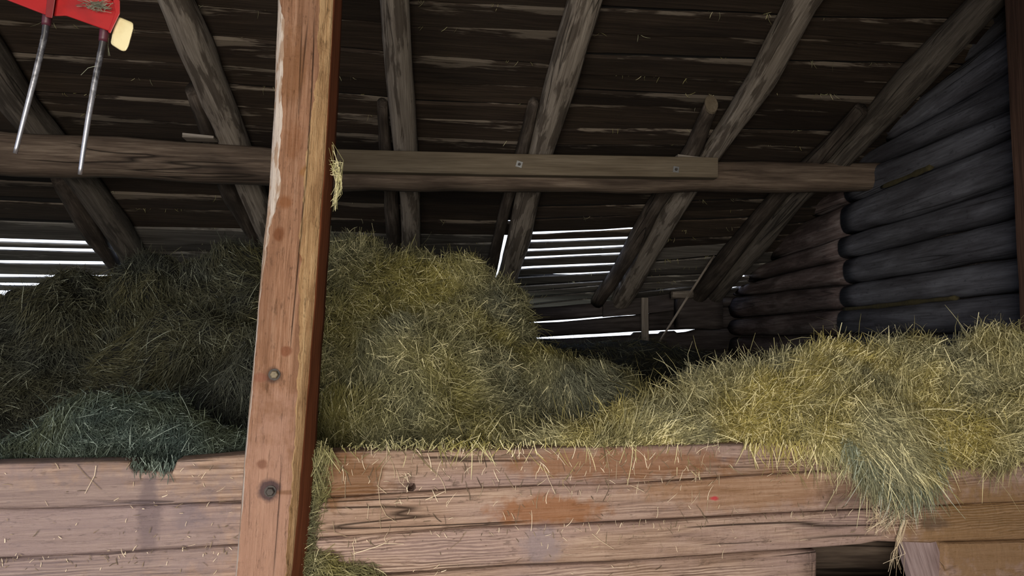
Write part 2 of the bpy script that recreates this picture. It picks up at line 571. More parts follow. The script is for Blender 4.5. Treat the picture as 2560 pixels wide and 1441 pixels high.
M_tine = tine_mat()
M_redp = plain('red paint', S('980f10'), 0.45, 0.0, 0.6, 14, S('700a0e'), 0.15)
M_cream = plain('cream plastic', S('d8cba0'), 0.5, 0.0, 0.35, 16, S('b39d66'), 0.1)
M_moss = plain('tan moss caulking', S('40391f'), 0.95, 0.0, 0.7, 40, S('2f2a18'), 0.8)
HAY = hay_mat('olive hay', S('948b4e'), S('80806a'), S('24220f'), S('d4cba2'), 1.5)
HAYG = hay_mat('shade darkened grey green hay', S('625c38'), S('4a4c42'), S('17180e'), S('858878'), 1.2, 0.03)  # left stack's shade put into a darker hay colour
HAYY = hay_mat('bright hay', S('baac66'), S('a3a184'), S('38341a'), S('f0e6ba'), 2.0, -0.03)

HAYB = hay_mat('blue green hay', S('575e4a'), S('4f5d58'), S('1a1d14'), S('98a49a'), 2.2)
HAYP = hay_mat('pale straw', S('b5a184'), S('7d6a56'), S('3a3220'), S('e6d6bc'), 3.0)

# ------------------------------------------------------------------ shell: floor, rear and left walls
XL, YR = -6.2, -3.0


def slab(name, lo, hi, mat, parent=None):
    lo, hi = np.array(lo, float), np.array(hi, float)
    c = (lo + hi) / 2
    h = (hi - lo) / 2
    return obj(name, box_pts(c, np.array([h[0], 0, 0]), np.array([0, h[1], 0]), np.array([0, 0, h[2]])), BOXF, mat, None, parent)


tag(slab('floor', (XL - 0.3, YR - 0.3, -0.2), (XW + 1.2, YB + 0.3, 0.0), M_floor), kind='structure')
ridge_y = -0.4
rear_top = roof_z(ridge_y) - TS * (ridge_y - YR)
wr = empty('wall_rear', (0, YR, 0))
tag(wr, kind='structure')
slab('boarding', (XL, YR - 0.2, 0), (-2.45, YR - 0.05, rear_top), W_back, wr)
slab('boarding', (0.65, YR - 0.2, 0), (XW + 0.9, YR - 0.05, rear_top), W_back, wr)
slab('lintel', (-2.45, YR - 0.2, 2.4), (0.65, YR - 0.05, rear_top), W_back, wr)
wl = empty('wall_left', (XL, 0, 0))
tag(wl, kind='structure')
slab('boarding', (XL - 0.2, YR, 0), (XL - 0.02, -0.5, roof_z(ridge_y)), W_back, wl)
slab('boarding', (XL - 0.2, 0.9, 0), (XL - 0.02, YB, roof_z(1.0)), W_back, wl)
slab('sill_boarding', (XL - 0.2, -0.5, 0), (XL - 0.02, 0.9, 1.2), W_back, wl)

shade_deck = empty('ceiling_shade_deck', (2.2, -0.6, 2.62))                   # unseen deck added to shade the upper right, behind and above the camera
tag(shade_deck, kind='structure')
for i in range(11):
    xa = 1.0 + i * 0.22
    if xa + 0.21 < XW:
        slab('plank', (xa, YR, 2.62), (xa + 0.21, 1.3, 2.66), W_board, shade_deck)
slab('shade_deck_joist', (1.0, 1.18, 2.50), (XW, 1.3, 2.615), W_purlin, shade_deck)
slab('shade_deck_joist', (1.0, -1.0, 2.50), (XW, -0.88, 2.615), W_purlin, shade_deck)

# ------------------------------------------------------------------ rafters
RAF = {   # (v, left px, right px) down each pole
    'R0': [(140, -62, 22), (250, -8, 88), (480, 195, 262), (560, 245, 330), (660, 304, 380)],
    'R1': [(0, 398, 480), (95, 433, 524), (200, 484, 564), (300, 528, 602), (350, 545, 617), (480, 600, 662), (560, 632, 690)],
    'R2': [(0, 949, 1023), (200, 966, 1035), (375, 984, 1043), (480, 998, 1051), (645, 1004, 1053)],
    'R3': [(0, 1421, 1503), (200, 1366, 1445), (375, 1320, 1387), (480, 1290, 1354), (590, 1266, 1330), (690, 1243, 1295)],
    'R4': [(0, 1969, 2046), (200, 1871, 1938), (370, 1763, 1812), (520, 1655, 1711), (650, 1586, 1636), (740, 1536, 1583)],
    'R5': [(0, 2436, 2506), (200, 2241, 2318), (390, 2086, 2133), (480, 1970, 2022), (600, 1878, 1926), (700, 1796, 1836)],
}
SIS = {
    'R0': [(440, 128, 180), (560, 192, 245), (660, 268, 300)],
    'R1': [(222, 464, 505), (325, 500, 540), (480, 551, 600), (600, 626, 660)],
    'R2': [(258, 942, 970), (372, 946, 979), (480, 961, 997), (605, 965, 1003)],
    'R3': [(256, 1322, 1348), (375, 1290, 1324), (480, 1258, 1288), (575, 1238, 1264), (665, 1215, 1243)],
    'R4': [(262, 1760, 1795), (375, 1712, 1754), (520, 1612, 1652), (600, 1569, 1614), (700, 1514, 1549), (752, 1476, 1510)],
    'R5': [(272, 2138, 2172), (386, 2036, 2078), (480, 1932, 1972), (600, 1832, 1876), (712, 1743, 1790)],
}
RPL = {}                                                     # centre lines of the rafters on the roof plane, for the boards


def raf_pts(rows, wmul=1.0):
    P, R = [], []
    for v, a, b in rows:
        pa, pb = RMID(a, v), RMID(b, v)
        P.append((pa + pb) / 2)
        R.append(abs(pb[0] - pa[0]) / 2 * wmul)
    return np.array(P), np.array(R)


def extend(P, R, y0, y1):
    P, R = list(P), list(R)
    d = nrm(P[min(2, len(P) - 1)] - P[0])
    if y0 is not None and P[0][1] > y0:
        P.insert(0, P[0] + d * (y0 - P[0][1]) / d[1])
        R.insert(0, R[0])
    d = nrm(P[-1] - P[-3] if len(P) > 2 else P[-1] - P[0])
    if y1 is not None and P[-1][1] < y1:
        P.append(P[-1] + d * (y1 - P[-1][1]) / d[1])
        R.append(R[-1] * 0.97)
    return np.array(P), np.array(R)


raf_lab = {
    'R0': 'grey rafter pole at the top left behind the red grapple tines',
    'R1': 'grey rafter pole with peeled dark patches just left of the brown post',
    'R2': 'grey split rafter pole standing nearly upright just right of the brown post',
    'R3': 'pale grey rafter pole that runs down behind the right edge of the tall stack',
    'R4': 'slanting grey rafter pole beside the round sawn end of a lower pole',
    'R5': 'dark slanting rafter pole nearest the log wall',
}
sis_lab = {
    'R0': 'dark short lower pole beside the leftmost rafter above the hay',
    'R1': 'dark short lower pole half hidden beside the rafter left of the brown post',
    'R2': 'dark short lower pole in the shade of the cracked upright rafter',
    'R3': 'thin dark lower pole left of the rafter behind the hay stack, rimmed by daylight',
    'R4': 'bark covered lower pole with a round pale sawn top end',
    'R5': 'blackened lower pole beside the rafter nearest the log wall',
}
for i, (key, rows) in enumerate(RAF.items()):
    P, R = raf_pts(rows)
    R = np.minimum(R, 0.5 * 0.215)
    P, R = extend(P, R, ridge_y + 0.15, YB + 0.05)
    RPL[key] = P
    o = pole('rafter', P, R, W_shade_rafter if key in ('R0', 'R5') else W_rafter, None, 14, 2.6, 0.13, 0.09, RD * 0.5 / float(np.mean(R)), rn, i * 5, True, 5)
    tag(o, raf_lab[key], 'rafter', 'upper rafter poles')
    P, R = raf_pts(SIS[key], 0.98)
    P, R = extend(P, R, None, YB - 0.02)
    P = P - rn * (0.0)
    o = pole('lower_rafter', P, R, W_bark, None, 12, 2.1, 0.12, 0.12, min(1.3, 0.075 / float(np.mean(R))), rn, i * 7 + 2, True, 3)
    tag(o, sis_lab[key], 'rafter', 'lower rafter poles')
    if key == 'R4':   # fresh sawn end
        d = nrm(P[1] - P[0])
        m = frame(P[0] - d * 0.012, d, rn)
        t = np.linspace(0, 2 * math.pi, 17)[:-1]
        y, z = m[:3, 1], m[:3, 2]
        V = [m[:3, 3] + y * math.cos(a) * R[0] * 0.93 + z * math.sin(a) * 0.07 for a in t] + [m[:3, 3] + d * 0.02 + y * math.cos(a) * R[0] * 0.95 + z * math.sin(a) * 0.072 for a in t]
        obj('sawn_end', V, loft_faces(2, 16), W_timber, m, o)

# ------------------------------------------------------------------ roof boards
ceil = empty('ceiling', (0, ridge_y, roof_z(ridge_y)))
tag(ceil, kind='structure')


def xr(key, y):
    if key == 'L':
        return XL
    if key == 'W':
        return XW + 0.16
    P = RPL[key]
    return float(np.interp(y, P[:, 1], P[:, 0]))


SE = [((2026, 45), (2400, 48)), ((2002, 94), (2338, 104)), ((1979, 151), (2271, 158)), ((1942, 198), (2244, 202)), ((1928, 232), (2194, 239)),
      ((1875, 269), (2170, 279)), ((1844, 322), (2080, 328)), ((1828, 358), (2053, 363)),
      ((1737, 500), (1900, 495)), ((1737, 525), (1900, 520)), ((1719, 548), (1866, 542)), ((1683, 575), (1858, 564)), ((1670, 596), (1808, 590)), ((1658, 617), (1822, 606)), ((1639, 652), (1780, 640)),
      ((1627, 671), (1775, 663)), ((1616, 689), (1752, 683)), ((1602, 706), (1727, 698)), ((1594, 728), (1727, 714))]
SEAMS = {
    ('L', 'R0'): [((0, 44), (427, 74)), ((0, 128), (460, 158)), ((0, 160), (477, 203)), ((84, 228), (470, 250)), ((111, 272), (487, 306)), ((0, 440), (100, 446)), ((0, 492), (130, 498)),
                  ((0, 547), (178, 553)), ((27, 598), (200, 603)), ((3, 618), (228, 623)), ((10, 653), (269, 656)), ((50, 688), (259, 688)), ((70, 712), (185, 712))],
    ('R0', 'R1'): [((0, 44), (427, 74)), ((0, 128), (460, 158)), ((0, 166), (477, 203)), ((84, 228), (470, 250)), ((111, 272), (487, 306)), ((250, 476), (560, 488)),
                   ((295, 517), (571, 524)), ((319, 566), (591, 571)), ((353, 606), (605, 608)), ((366, 628), (568, 629)), ((366, 655), (568, 655))],
    ('R1', 'R2'): [((497, 10), (950, 52)), ((527, 87), (957, 126)), ((554, 158), (964, 198)), ((571, 208), (967, 242)), ((588, 259), (947, 286)), ((605, 309), (947, 336)),
                   ((850, 502), (961, 507)), ((850, 544), (961, 549)), ((850, 577), (964, 581)), ((850, 612), (964, 614)), ((850, 640), (964, 640))],
    ('R2', 'R3'): [((1038, 0), (1401, 15)), ((1028, 60), (1401, 72)), ((1031, 134), (1374, 158)), ((1035, 201), (1357, 213)), ((1038, 250), (1347, 262)), ((1040, 292), (1313, 302)), ((1041, 343), (1297, 353)),
                   ((1052, 510), (1253, 510)), ((1052, 549), (1243, 552)), ((1053, 582), (1233, 585)), ((1053, 608), (1223, 606)), ((1053, 636), (1206, 634)), ((1085, 661), (1215, 655)), ((1085, 685), (1215, 678)), ((1085, 707), (1215, 700)), ((1085, 730), (1215, 722))],
    ('R3', 'R4'): [((1498, 17), (1942, 37)), ((1481, 79), (1908, 94)), ((1471, 134), (1885, 148)), ((1451, 181), (1844, 198)), ((1434, 222), (1824, 240)), ((1424, 255), (1811, 268)), ((1408, 319), (1760, 322)), ((1394, 359), (1700, 358)),
                   ((1345, 512), (1640, 506)), ((1336, 544), (1608, 534)), ((1328, 580), (1572, 569)), ((1319, 600), (1547, 592)), ((1314, 623), (1561, 612)), ((1308, 642), (1547, 631)), ((1303, 667), (1533, 656)), ((1297, 689), (1519, 677)),
                   ((1292, 711), (1503, 698)), ((1289, 728), (1489, 711)), ((1286, 744), (1480, 727)), ((1286, 762), (1480, 742))],
    ('R4', 'R5'): SE,
    ('R5', 'W'): SE,
}
BACK_Y = YB + 0.4
n_planks = 0


def seam_end(seam, key):
    a, b = ROOF(*seam[0]), ROOF(*seam[1])
    y = (a[1] + b[1]) / 2
    for _ in range(6):
        x = xr(key, y)
        t = (x - a[0]) / (b[0] - a[0])
        t = max(-2.2, min(3.2, t))
        y = a[1] + (b[1] - a[1]) * t
    return x, y


def plank(x0, x1, ya0, ya1, yb0, yb1, lift, gL, gR, seed, th=0.024):
    """board on the rafters: upslope edge ya, downslope edge yb at left and right end; lift = proud of the plane"""
    ns = 6
    V = []
    r = random.Random(seed)
    for i in range(ns):
        t = i / (ns - 1)
        x = x0 + (x1 - x0) * t
        g = gL + (gR - gL) * t
        wa, wb = r.uniform(0.0, 1.0) * 0.009, r.uniform(0.0, 1.0) * 0.009
        ya = ya0 + (ya1 - ya0) * t + g * 0.5 + wa
        yb = yb0 + (yb1 - yb0) * t - g * 0.5 - wb
        cup = r.uniform(-0.002, 0.003)
        for y, l in ((ya, 0), (ya, th), (yb, th), (yb, 0)):
            V.append(np.array([x, y, roof_z(y, lift + cup + l)]))
    m = frame(V[0], (1, 0, 0), rn)
    m = m.copy()
    m[:3, 1], m[:3, 0] = -m[:3, 1], -m[:3, 0]                # local Y points upslope
    c = np.mean(V, axis=0)
    m[:3, 3] = c
    return obj('plank', V, loft_faces(ns, 4), W_eave if 0.5 * (yb0 + yb1) > YB - 1.0 else W_board, m, ceil)


for (ka, kb), seams in SEAMS.items():
    E = []
    for s in seams:
        _, yl = seam_end(s, ka)
        _, yr_ = seam_end(s, kb)
        E.append((yl, yr_))
    E.sort(key=lambda q: q[0] + q[1])
    E = [q for q in E if 0.5 * (q[0] + q[1]) < BACK_Y - 0.05]
    # carry on to the ridge above the frame and to the eave
    while min(E[0]) > ridge_y + 0.3:
        st = random.uniform(0.22, 0.32)
        k = 0.7
        mean = 0.5 * (E[0][0] + E[0][1]) - st
        dlt = 0.5 * (E[0][1] - E[0][0]) * k
        E.insert(0, (mean - dlt, mean + dlt))
    while 0.5 * (E[-1][0] + E[-1][1]) < BACK_Y - 0.14:
        st = random.uniform(0.15, 0.2)
        mean = 0.5 * (E[-1][0] + E[-1][1]) + st
        dlt = 0.5 * (E[-1][1] - E[-1][0])
        E.append((mean - dlt, mean + dlt))
    # split boards that would be too wide (behind the purlin)
    Q = [E[0]]
    for a in E[1:]:
        wdt = 0.5 * (a[0] + a[1]) - 0.5 * (Q[-1][0] + Q[-1][1])
        nsp = max(1, int(round(wdt / 0.30))) if wdt > 0.42 else 1
        b = Q[-1]
        for j in range(1, nsp + 1):
            Q.append((b[0] + (a[0] - b[0]) * j / nsp, b[1] + (a[1] - b[1]) * j / nsp))
    for j in range(len(Q) - 1):
        ym = 0.25 * (sum(Q[j]) + sum(Q[j + 1]))
        gL = gR = random.uniform(0.008, 0.02)
        th = 0.022
        if (ka, kb) == ('R3', 'R4') and ym > YB - 1.95:
            q_ = min(1.0, max(0.0, (ym - YB + 1.95) / 0.9))
            gL, gR, th = 0.028 + 0.030 * q_ + random.uniform(-0.004, 0.006), random.uniform(0.012, 0.024) + 0.012 * q_, 0.011
        elif ka == 'L' and ym > YB - 2.3:
            gL, gR, th = random.uniform(0.05, 0.08), random.uniform(0.05, 0.08), 0.012
        elif ka in ('R4', 'R5') and ym > YB - 2.0:
            gL, gR, th = random.uniform(0.012, 0.03), random.uniform(0.012, 0.03), 0.014
        x0 = 0.5 * (xr(ka, Q[j][0]) + xr(ka, Q[j + 1][0]))
        x1 = 0.5 * (xr(kb, Q[j][1]) + xr(kb, Q[j + 1][1]))
        if (ka, kb) == ('R2', 'R3') and ym > ROOF(1240, 578)[1]:
            x1 -= 0.125
        plank(x0 + 0.004, x1 - 0.004, Q[j][0], Q[j][1], Q[j + 1][0], Q[j + 1][1], 0.003 + (j % 2) * random.uniform(0.004, 0.014) * (0.2 if th < 0.013 else 1), gL, gR, n_planks, th)
        n_planks += 1
print('planks', n_planks)

# the shingle layer above the boards, torn open low down in three bays
OPEN = {('L', 'R0'): ROOF(60, 580)[1], ('R3', 'R4'): ROOF(1400, 570)[1], ('R4', 'R5'): ROOF(1650, 712)[1], ('R5', 'W'): ROOF(1650, 690)[1]}
spans = []
for (ka, kb) in SEAMS:
    y1 = OPEN.get((ka, kb), BACK_Y + 0.1)
    spans.append((ka, kb, ridge_y, y1))
spans.append(('R3', 'R4', ROOF(1400, 700)[1], BACK_Y + 0.1))
spans.append(('R4', 'R5', ROOF(1650, 722)[1], BACK_Y + 0.1))
for (ka, kb, ya_, y1) in spans:
    V, Fc = [], []
    for y in np.linspace(ya_, y1, 8):
        xa, xb = xr(ka, y), xr(kb, y)
        if (ka, kb) == ('R2', 'R3') and y > ROOF(1240, 575)[1]:
            xb -= 0.2
        for x in (xa, xb):
            for l in (0.055, 0.075):
                V.append((x, y, roof_z(y, l)))
    for i in range(7):
        a = i * 4
        Fc += [(a, a + 2, a + 6, a + 4), (a + 1, a + 5, a + 7, a + 3)]
    n7 = 28
    Fc += [(0, 1, 3, 2), (n7, n7 + 2, n7 + 3, n7 + 1)]
    obj('shingle_layer', V, Fc, M_cover, None, ceil)
zr_ = roof_z(ridge_y)
obj('rear_slope', [(XL - 0.3, ridge_y, zr_ + 0.05), (XW + 1, ridge_y, zr_ + 0.05), (XW + 1, YR - 0.3, rear_top), (XL - 0.3, YR - 0.3, rear_top),
                   (XL - 0.3, ridge_y, zr_ + 0.12), (XW + 1, ridge_y, zr_ + 0.12), (XW + 1, YR - 0.3, rear_top + 0.07), (XL - 0.3, YR - 0.3, rear_top + 0.07)],
    [(0, 1, 2, 3), (7, 6, 5, 4), (0, 4, 5, 1), (2, 6, 7, 3), (1, 5, 6, 2), (0, 3, 7, 4)], M_cover, None, ceil)

# ------------------------------------------------------------------ purlin
top_p = [(-500, 285), (0, 318), (320, 336), (670, 362), (860, 378), (1280, 392), (1800, 397), (2205, 400)]
bot_p = [(-500, 402), (0, 426), (320, 436), (670, 452), (860, 469), (1280, 474), (1800, 472), (2205, 469)]
pur = empty('purlin', PUR(1280, 430))
tag(pur, 'long dark brown purlin log crossing under all the rafters, faced with a sawn timber', 'beam')
slab_log('log', list(np.linspace(-480, 2262, 40)), top_p, bot_p, PUR, 0.24, W_purlin, pur, 2.6, 18, 0.0, 0.012, 4)
PF = lambda u, v, off=0.0: PUR(u, v, off)
us = list(np.linspace(842, 1795, 14))
t_f = [(842, 372), (1280, 384), (1795, 393)]
b_f = [(842, 428), (1280, 437), (1795, 444)]
fac = slab_log('sawn_timber', us, t_f, b_f, PUR, 0.10, W_timber, pur, 14.0, 16, 0.0, 0.002, 8, front=-0.085, smooth=False)
for (u, v, a) in ((1298, 411, 14), (1690, 424, 6)):
    c = PUR(u, v, -0.087)
    m = frame(c, (1, 0, 0), (0, 0, 1))
    ra = math.radians(a)
    ex = np.array([math.cos(ra), 0, -math.sin(ra)])
    ez = np.array([math.sin(ra), 0, math.cos(ra)])
    wsh = obj('washer', box_pts(c, ex * 0.021, np.array([0, 0.0025, 0]), ez * 0.021), BOXF, M_steel, m, pur)
    t = np.linspace(0, 2 * math.pi, 7)[:-1]
    V = [c + np.array([math.cos(q) * 0.011, -0.002, math.sin(q) * 0.011]) for q in t] + [c + np.array([math.cos(q) * 0.009, -0.014, math.sin(q) * 0.009]) for q in t]
    obj('bolt', V, loft_faces(2, 6), M_rust, m, wsh)
# little wooden wedges on top of the purlin
for (u, v, w, lab) in ((495, 337, 78, 'pale flat wooden wedge lying on the purlin left of the brown post'), (1728, 391, 66, 'pale thin wooden shim on the purlin under the pole with the sawn end')):
    a, b = PUR(u - w / 2, v - 5, -0.03), PUR(u + w / 2, v + 3, -0.03)
    V = [a, a + [0, 0, -0.03], a + [0, 0.1, -0.03], a + [0, 0.1, 0], b, b + [0, 0, -0.016], b + [0, 0.1, -0.016], b + [0, 0.1, 0]]
    tag(obj('wedge', V, loft_faces(2, 4), W_stake, frame(a, b - a)), lab, 'wedge')

# ------------------------------------------------------------------ right log wall
ws = empty('wall_right', (XW, 4.5, 0))
tag(ws, kind='structure')
SB = [[(1818, 893), (2533, 915)], [(1824, 841), (2190, 836), (2533, 831)], [(1821, 797), (2053, 776), (2368, 745), (2533, 728)], [(1865, 737), (2053, 715), (2098, 712), (2204, 692), (2540, 638)],
      [(1920, 690), (1962, 678), (2103, 645), (2271, 604), (2533, 537)], [(2030, 612), (2120, 581), (2298, 530), (2533, 450)], [(2130, 497), (2237, 453), (2530, 329)], [(2140, 425), (2204, 398), (2523, 266)],
      [(2250, 325), (2400, 240), (2510, 170)], [(2340, 195), (2510, 60)], [(2400, 50), (2600, -130)]]
low = [[(1818, 893 + 52 * k), (2533, 915 + 110 * k)] for k in (5, 4, 3, 2, 1)]
SB = low + SB
for i in range(len(SB) - 1):
    lo_, hi_ = SB[i], SB[i + 1]
    v_lo = lambda u: pl(lo_, u)
    # far end: the back corner or where the roof cuts the log
    u_far = 1800.0
    for u in np.linspace(1800, 2600, 200):
        p = SIDE(u, pl(hi_, u))
        if p[1] < YB + 0.12 and SIDE(u, pl(lo_, u))[2] < roof_z(p[1]) + 0.01:
            u_far = u
            break
    u_near = 2900 if i > 4 else 2700
    split = 2098 + (i % 3 - 1) * 7
    segs = [(u_far, split, W_side2, 0.0), (split + 1.5, u_near, W_side, -0.012)] if u_far < split - 40 else [(u_far, u_near, W_side, 0.0)]
    for (ua, ub, mt, fr) in segs:
        n_r = max(6, int((ub - ua) / 30))
        slab_log('log', list(np.linspace(ua, ub, n_r)), hi_, lo_, SIDE, 0.22, mt, ws, 2.7, 18, 0.004, 0.012, i * 2 + (mt is W_side), front=fr)
obj('added_sky_backing', [(XW + 0.13, -0.2, 0), (XW + 0.13, YB + 0.2, 0), (XW + 0.13, YB + 0.2, roof_z(YB + 0.2) + 0.05), (XW + 0.13, -0.2, roof_z(-0.2) + 0.05),  # unseen sheet added behind the logs to keep sky out of the seams
                       (XW + 0.17, -0.2, 0), (XW + 0.17, YB + 0.2, 0), (XW + 0.17, YB + 0.2, roof_z(YB + 0.2) + 0.05), (XW + 0.17, -0.2, roof_z(-0.2) + 0.05)],
    [(0, 3, 2, 1), (4, 5, 6, 7), (0, 1, 5, 4), (1, 2, 6, 5), (2, 3, 7, 6), (3, 0, 4, 7)], W_back, None, ws)
# moss stuffed in two seams
for (ua, ub, si, nm) in ((2110, 2390, 7, 'moss'), (2205, 2330, 11, 'moss')):
    P = [SIDE(u, pl(SB[si], u) + 3, 0.03) for u in np.linspace(ua, ub, 14)]
    pole(nm, P, [0.012 + 0.012 * random.random() for _ in P], M_moss, ws, 8, 2, 0.05, 0.5, 1.0, (0, 0, 1), si)

# ------------------------------------------------------------------ back wall
wb = empty('wall_back', (0, YB, 0))
tag(wb, kind='structure')
PB = lambda *a: BACK(*a)
uu = sorted(set(np.linspace(-700, 1852, 52).tolist() + [1585.0, 1592.0, 1615.0, 1618.0, 1655.0, 1660.0, 1690.0, 1697.0, 1725.0, 1745.0]))
bt = [[(-700, 800), (1300, 769), (1503, 757), (1690, 746), (1822, 738)], [(-700, 850), (1319, 806), (1583, 787), (1690, 777), (1822, 768)]]
uL = [u for u in uu if u < 700]
uR = [u for u in uu if u > 640]
slab_log('log', uR, bt[0], bt[1], BACK, 0.22, W_back, wb, 2.6, 16, 0.0, 0.016, 3, front=-0.04)
slab_log('log', uL, bt[0], bt[1], BACK, 0.22, W_back, wb, 2.6, 16, 0.0, 0.016, 3, front=-0.04)
g1 = [(-700, 851), (1319, 806.5), (1400, 804), (1583, 788.5), (1600, 785), (1640, 783), (1690, 774), (1852, 762)]
g2 = [(-700, 890), (1319, 844), (1583, 830), (1745, 823), (1822, 820)]
slab_log('log', uR, g1, g2, BACK, 0.2, W_back, wb, 3.6, 16, 0.0, 0.006, 6)
slab_log('log', uL, g1, g2, BACK, 0.2, W_back, wb, 3.6, 16, 0.0, 0.006, 6)
g3 = [(-700, 891), (1319, 846.5), (1420, 846), (1585, 837), (1592, 830), (1615, 829), (1618, 834.5), (1655, 833), (1660, 827.5), (1690, 826), (1697, 831), (1725, 828), (1745, 822.5), (1822, 819)]
g4 = [(-700, 940), (1319, 905), (1822, 878)]
slab_log('log', uu, g3, g4, BACK, 0.2, W_back, wb, 3.6, 16, 0.0, 0.004, 9)
g5 = [(-700, 1000), (1319, 965), (1822, 935)]
slab_log('log', uu, [(a, b - 4) for a, b in g4], g5, BACK, 0.2, W_back, wb, 3.6, 16, 0.0, 0.006, 12)
g6 = [(-700, 1150), (1319, 1110), (1822, 1080)]
slab_log('log', uu, g5, g6, BACK, 0.2, W_back, wb, 5, 16, 0.0, 0.006, 14)
# plank nailed over the plate log, block in the corner
slab_log('plank', list(np.linspace(1508, 1700, 8)), [(1508, 753), (1600, 745), (1700, 733)], [(1500, 794), (1600, 786), (1700, 774)], BACK, 0.035, W_back, wb, 12, 12, 0, 0.002, 2, front=-0.09, smooth=False)
slab_log('corner_block', list(np.linspace(1700, 1808, 6)), [(1700, 734), (1808, 728)], [(1700, 822), (1808, 822)], BACK, 0.2, W_back, wb, 5, 14, 0, 0.012, 5, front=-0.30)
slab_log('log_end', list(np.linspace(1683, 1735, 4)), [(1683, 727), (1735, 724)], [(1683, 746), (1735, 745)], BACK, 0.12, W_rafter, wb, 2.4, 14, 0, 0.01, 5, front=-0.36)
# stake and leaning pole by the back wall
m_ = [(745, 1602, 1621), (800, 1602, 1621), (877, 1604, 1624)]
P = [(BACK(a, v, -0.16) + BACK(b, v, -0.16)) / 2 for v, a, b in m_]
P.append(P[-1] + np.array([0.0, 0, -0.5]))
tag(pole('stake', P, [0.037] * 4, W_stake, None, 12, 8, 0.1, 0.04, 0.55, (0, 1, 0), 2, False), 'upright square grey stake standing in the far hay against the back wall', 'stake')
P = [at_depth(1785, 640, 7.25), at_depth(1716, 748, 7.05), at_depth(1641, 867, 6.85)]
P.append(P[-1] + (P[-1] - P[-2]) * 0.8)
tag(pole('thin_pole', P, [0.011, 0.011, 0.010, 0.010], W_rafter, None, 10, 2, 0.12, 0.1, 1.0, (0, 0, 1), 4), 'thin grey pole leaning from the far hay up to the rafter near the corner', 'pole')

# ------------------------------------------------------------------ crib wall in front of the hay
wf = empty('wall_front', CRIB(1280, 1700, 0.08))
tag(wf, kind='structure')
T0 = [(-300, 1175), (0, 1161), (200, 1157), (319, 1155), (330, 1178), (430, 1180), (441, 1151), (612, 1139), (850, 1132), (1270, 1124), (1760, 1113), (2200, 1108), (2560, 1102), (2900, 1095)]
T1 = [(-300, 1288), (0, 1276), (200, 1272), (504, 1261), (598, 1257), (850, 1246), (947, 1238), (1051, 1231), (1203, 1221), (1354, 1216), (1555, 1212), (1710, 1202), (2019, 1182), (2120, 1176), (2358, 1176), (2560, 1161), (2900, 1150)]
T2 = [(-300, 1418), (0, 1400), (588, 1366), (850, 1346), (1028, 1333), (1186, 1322), (1354, 1316), (1710, 1299), (1915, 1286), (2180, 1276), (2355, 1266), (2560, 1256), (2900, 1246)]
T3 = [(-300, 1545), (0, 1520), (590, 1475), (950, 1441), (1287, 1417), (1522, 1409), (1710, 1396), (1910, 1382), (2050, 1374), (2153, 1366), (2197, 1358), (2331, 1363), (2345, 1360), (2560, 1352), (2900, 1342)]
T4 = [(-300, 1670), (0, 1635), (1000, 1545), (1710, 1495), (2560, 1455), (2900, 1445)]
T5 = [(-300, 1790), (0, 1750), (1000, 1650), (1710, 1600), (2560, 1560), (2900, 1550)]
T6 = [(-300, 2250), (2900, 2100)]


def ulist(*polys, a=-300.0, b=2900.0):
    s = set(np.linspace(a, b, 44).tolist())
    for p in polys:
        for q in p:
            if a <= q[0] <= b:
                s.add(float(q[0]))
    return sorted(s)


L1 = slab_log('log', ulist(T0, T1), T0, T1, CRIB, 0.17, W_crib, wf, 9, 20, 0.0012, 0.0035, 21)
slab_log('log', ulist(T1, T2), T1, T2, CRIB, 0.17, W_crib, wf, 9, 20, 0.0012, 0.0035, 22, front=0.004)
slab_log('log', ulist(T2, T3), T2, T3, CRIB, 0.17, W_crib, wf, 9, 20, 0.0015, 0.0035, 23)
slab_log('log', ulist(T3, T4, b=2040.0), T3, T4, CRIB, 0.17, W_crib, wf, 9, 20, 0.0015, 0.0035, 24, front=0.003)
slab_log('log', ulist(T3, T4, a=2362.0), T3, T4, CRIB, 0.17, W_crib, wf, 9, 20, 0.0008, 0.0025, 25)
slab_log('log', ulist(T4, T5), T4, T5, CRIB, 0.17, W_crib, wf, 9, 20, 0.0015, 0.003, 26)
slab_log('foundation_log', ulist(T5, T6), T5, T6, CRIB, 0.2, W_crib, wf, 9, 20, 0.0015, 0.003, 27)
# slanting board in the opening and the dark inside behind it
V = [CRIB(2250, 1350, 0.05), CRIB(2338, 1350, 0.03), CRIB(2386, 1480, 0.03), CRIB(2290, 1480, 0.05)]
V = V + [p + cn * 0.04 for p in V]
brc = obj('slanting_board', V, [(3, 2, 1, 0), (4, 5, 6, 7), (0, 1, 5, 4), (1, 2, 6, 5), (2, 3, 7, 6), (3, 0, 4, 7)], W_brace, frame(V[0], V[3] - V[0], cn), wf)
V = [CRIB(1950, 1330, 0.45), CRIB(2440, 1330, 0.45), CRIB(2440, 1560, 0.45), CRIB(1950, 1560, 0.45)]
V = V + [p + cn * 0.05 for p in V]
obj('inner_board', V, [(3, 2, 1, 0), (4, 5, 6, 7), (0, 1, 5, 4), (1, 2, 6, 5), (2, 3, 7, 6), (3, 0, 4, 7)], W_purlin, frame(V[0], V[1] - V[0]), wf)


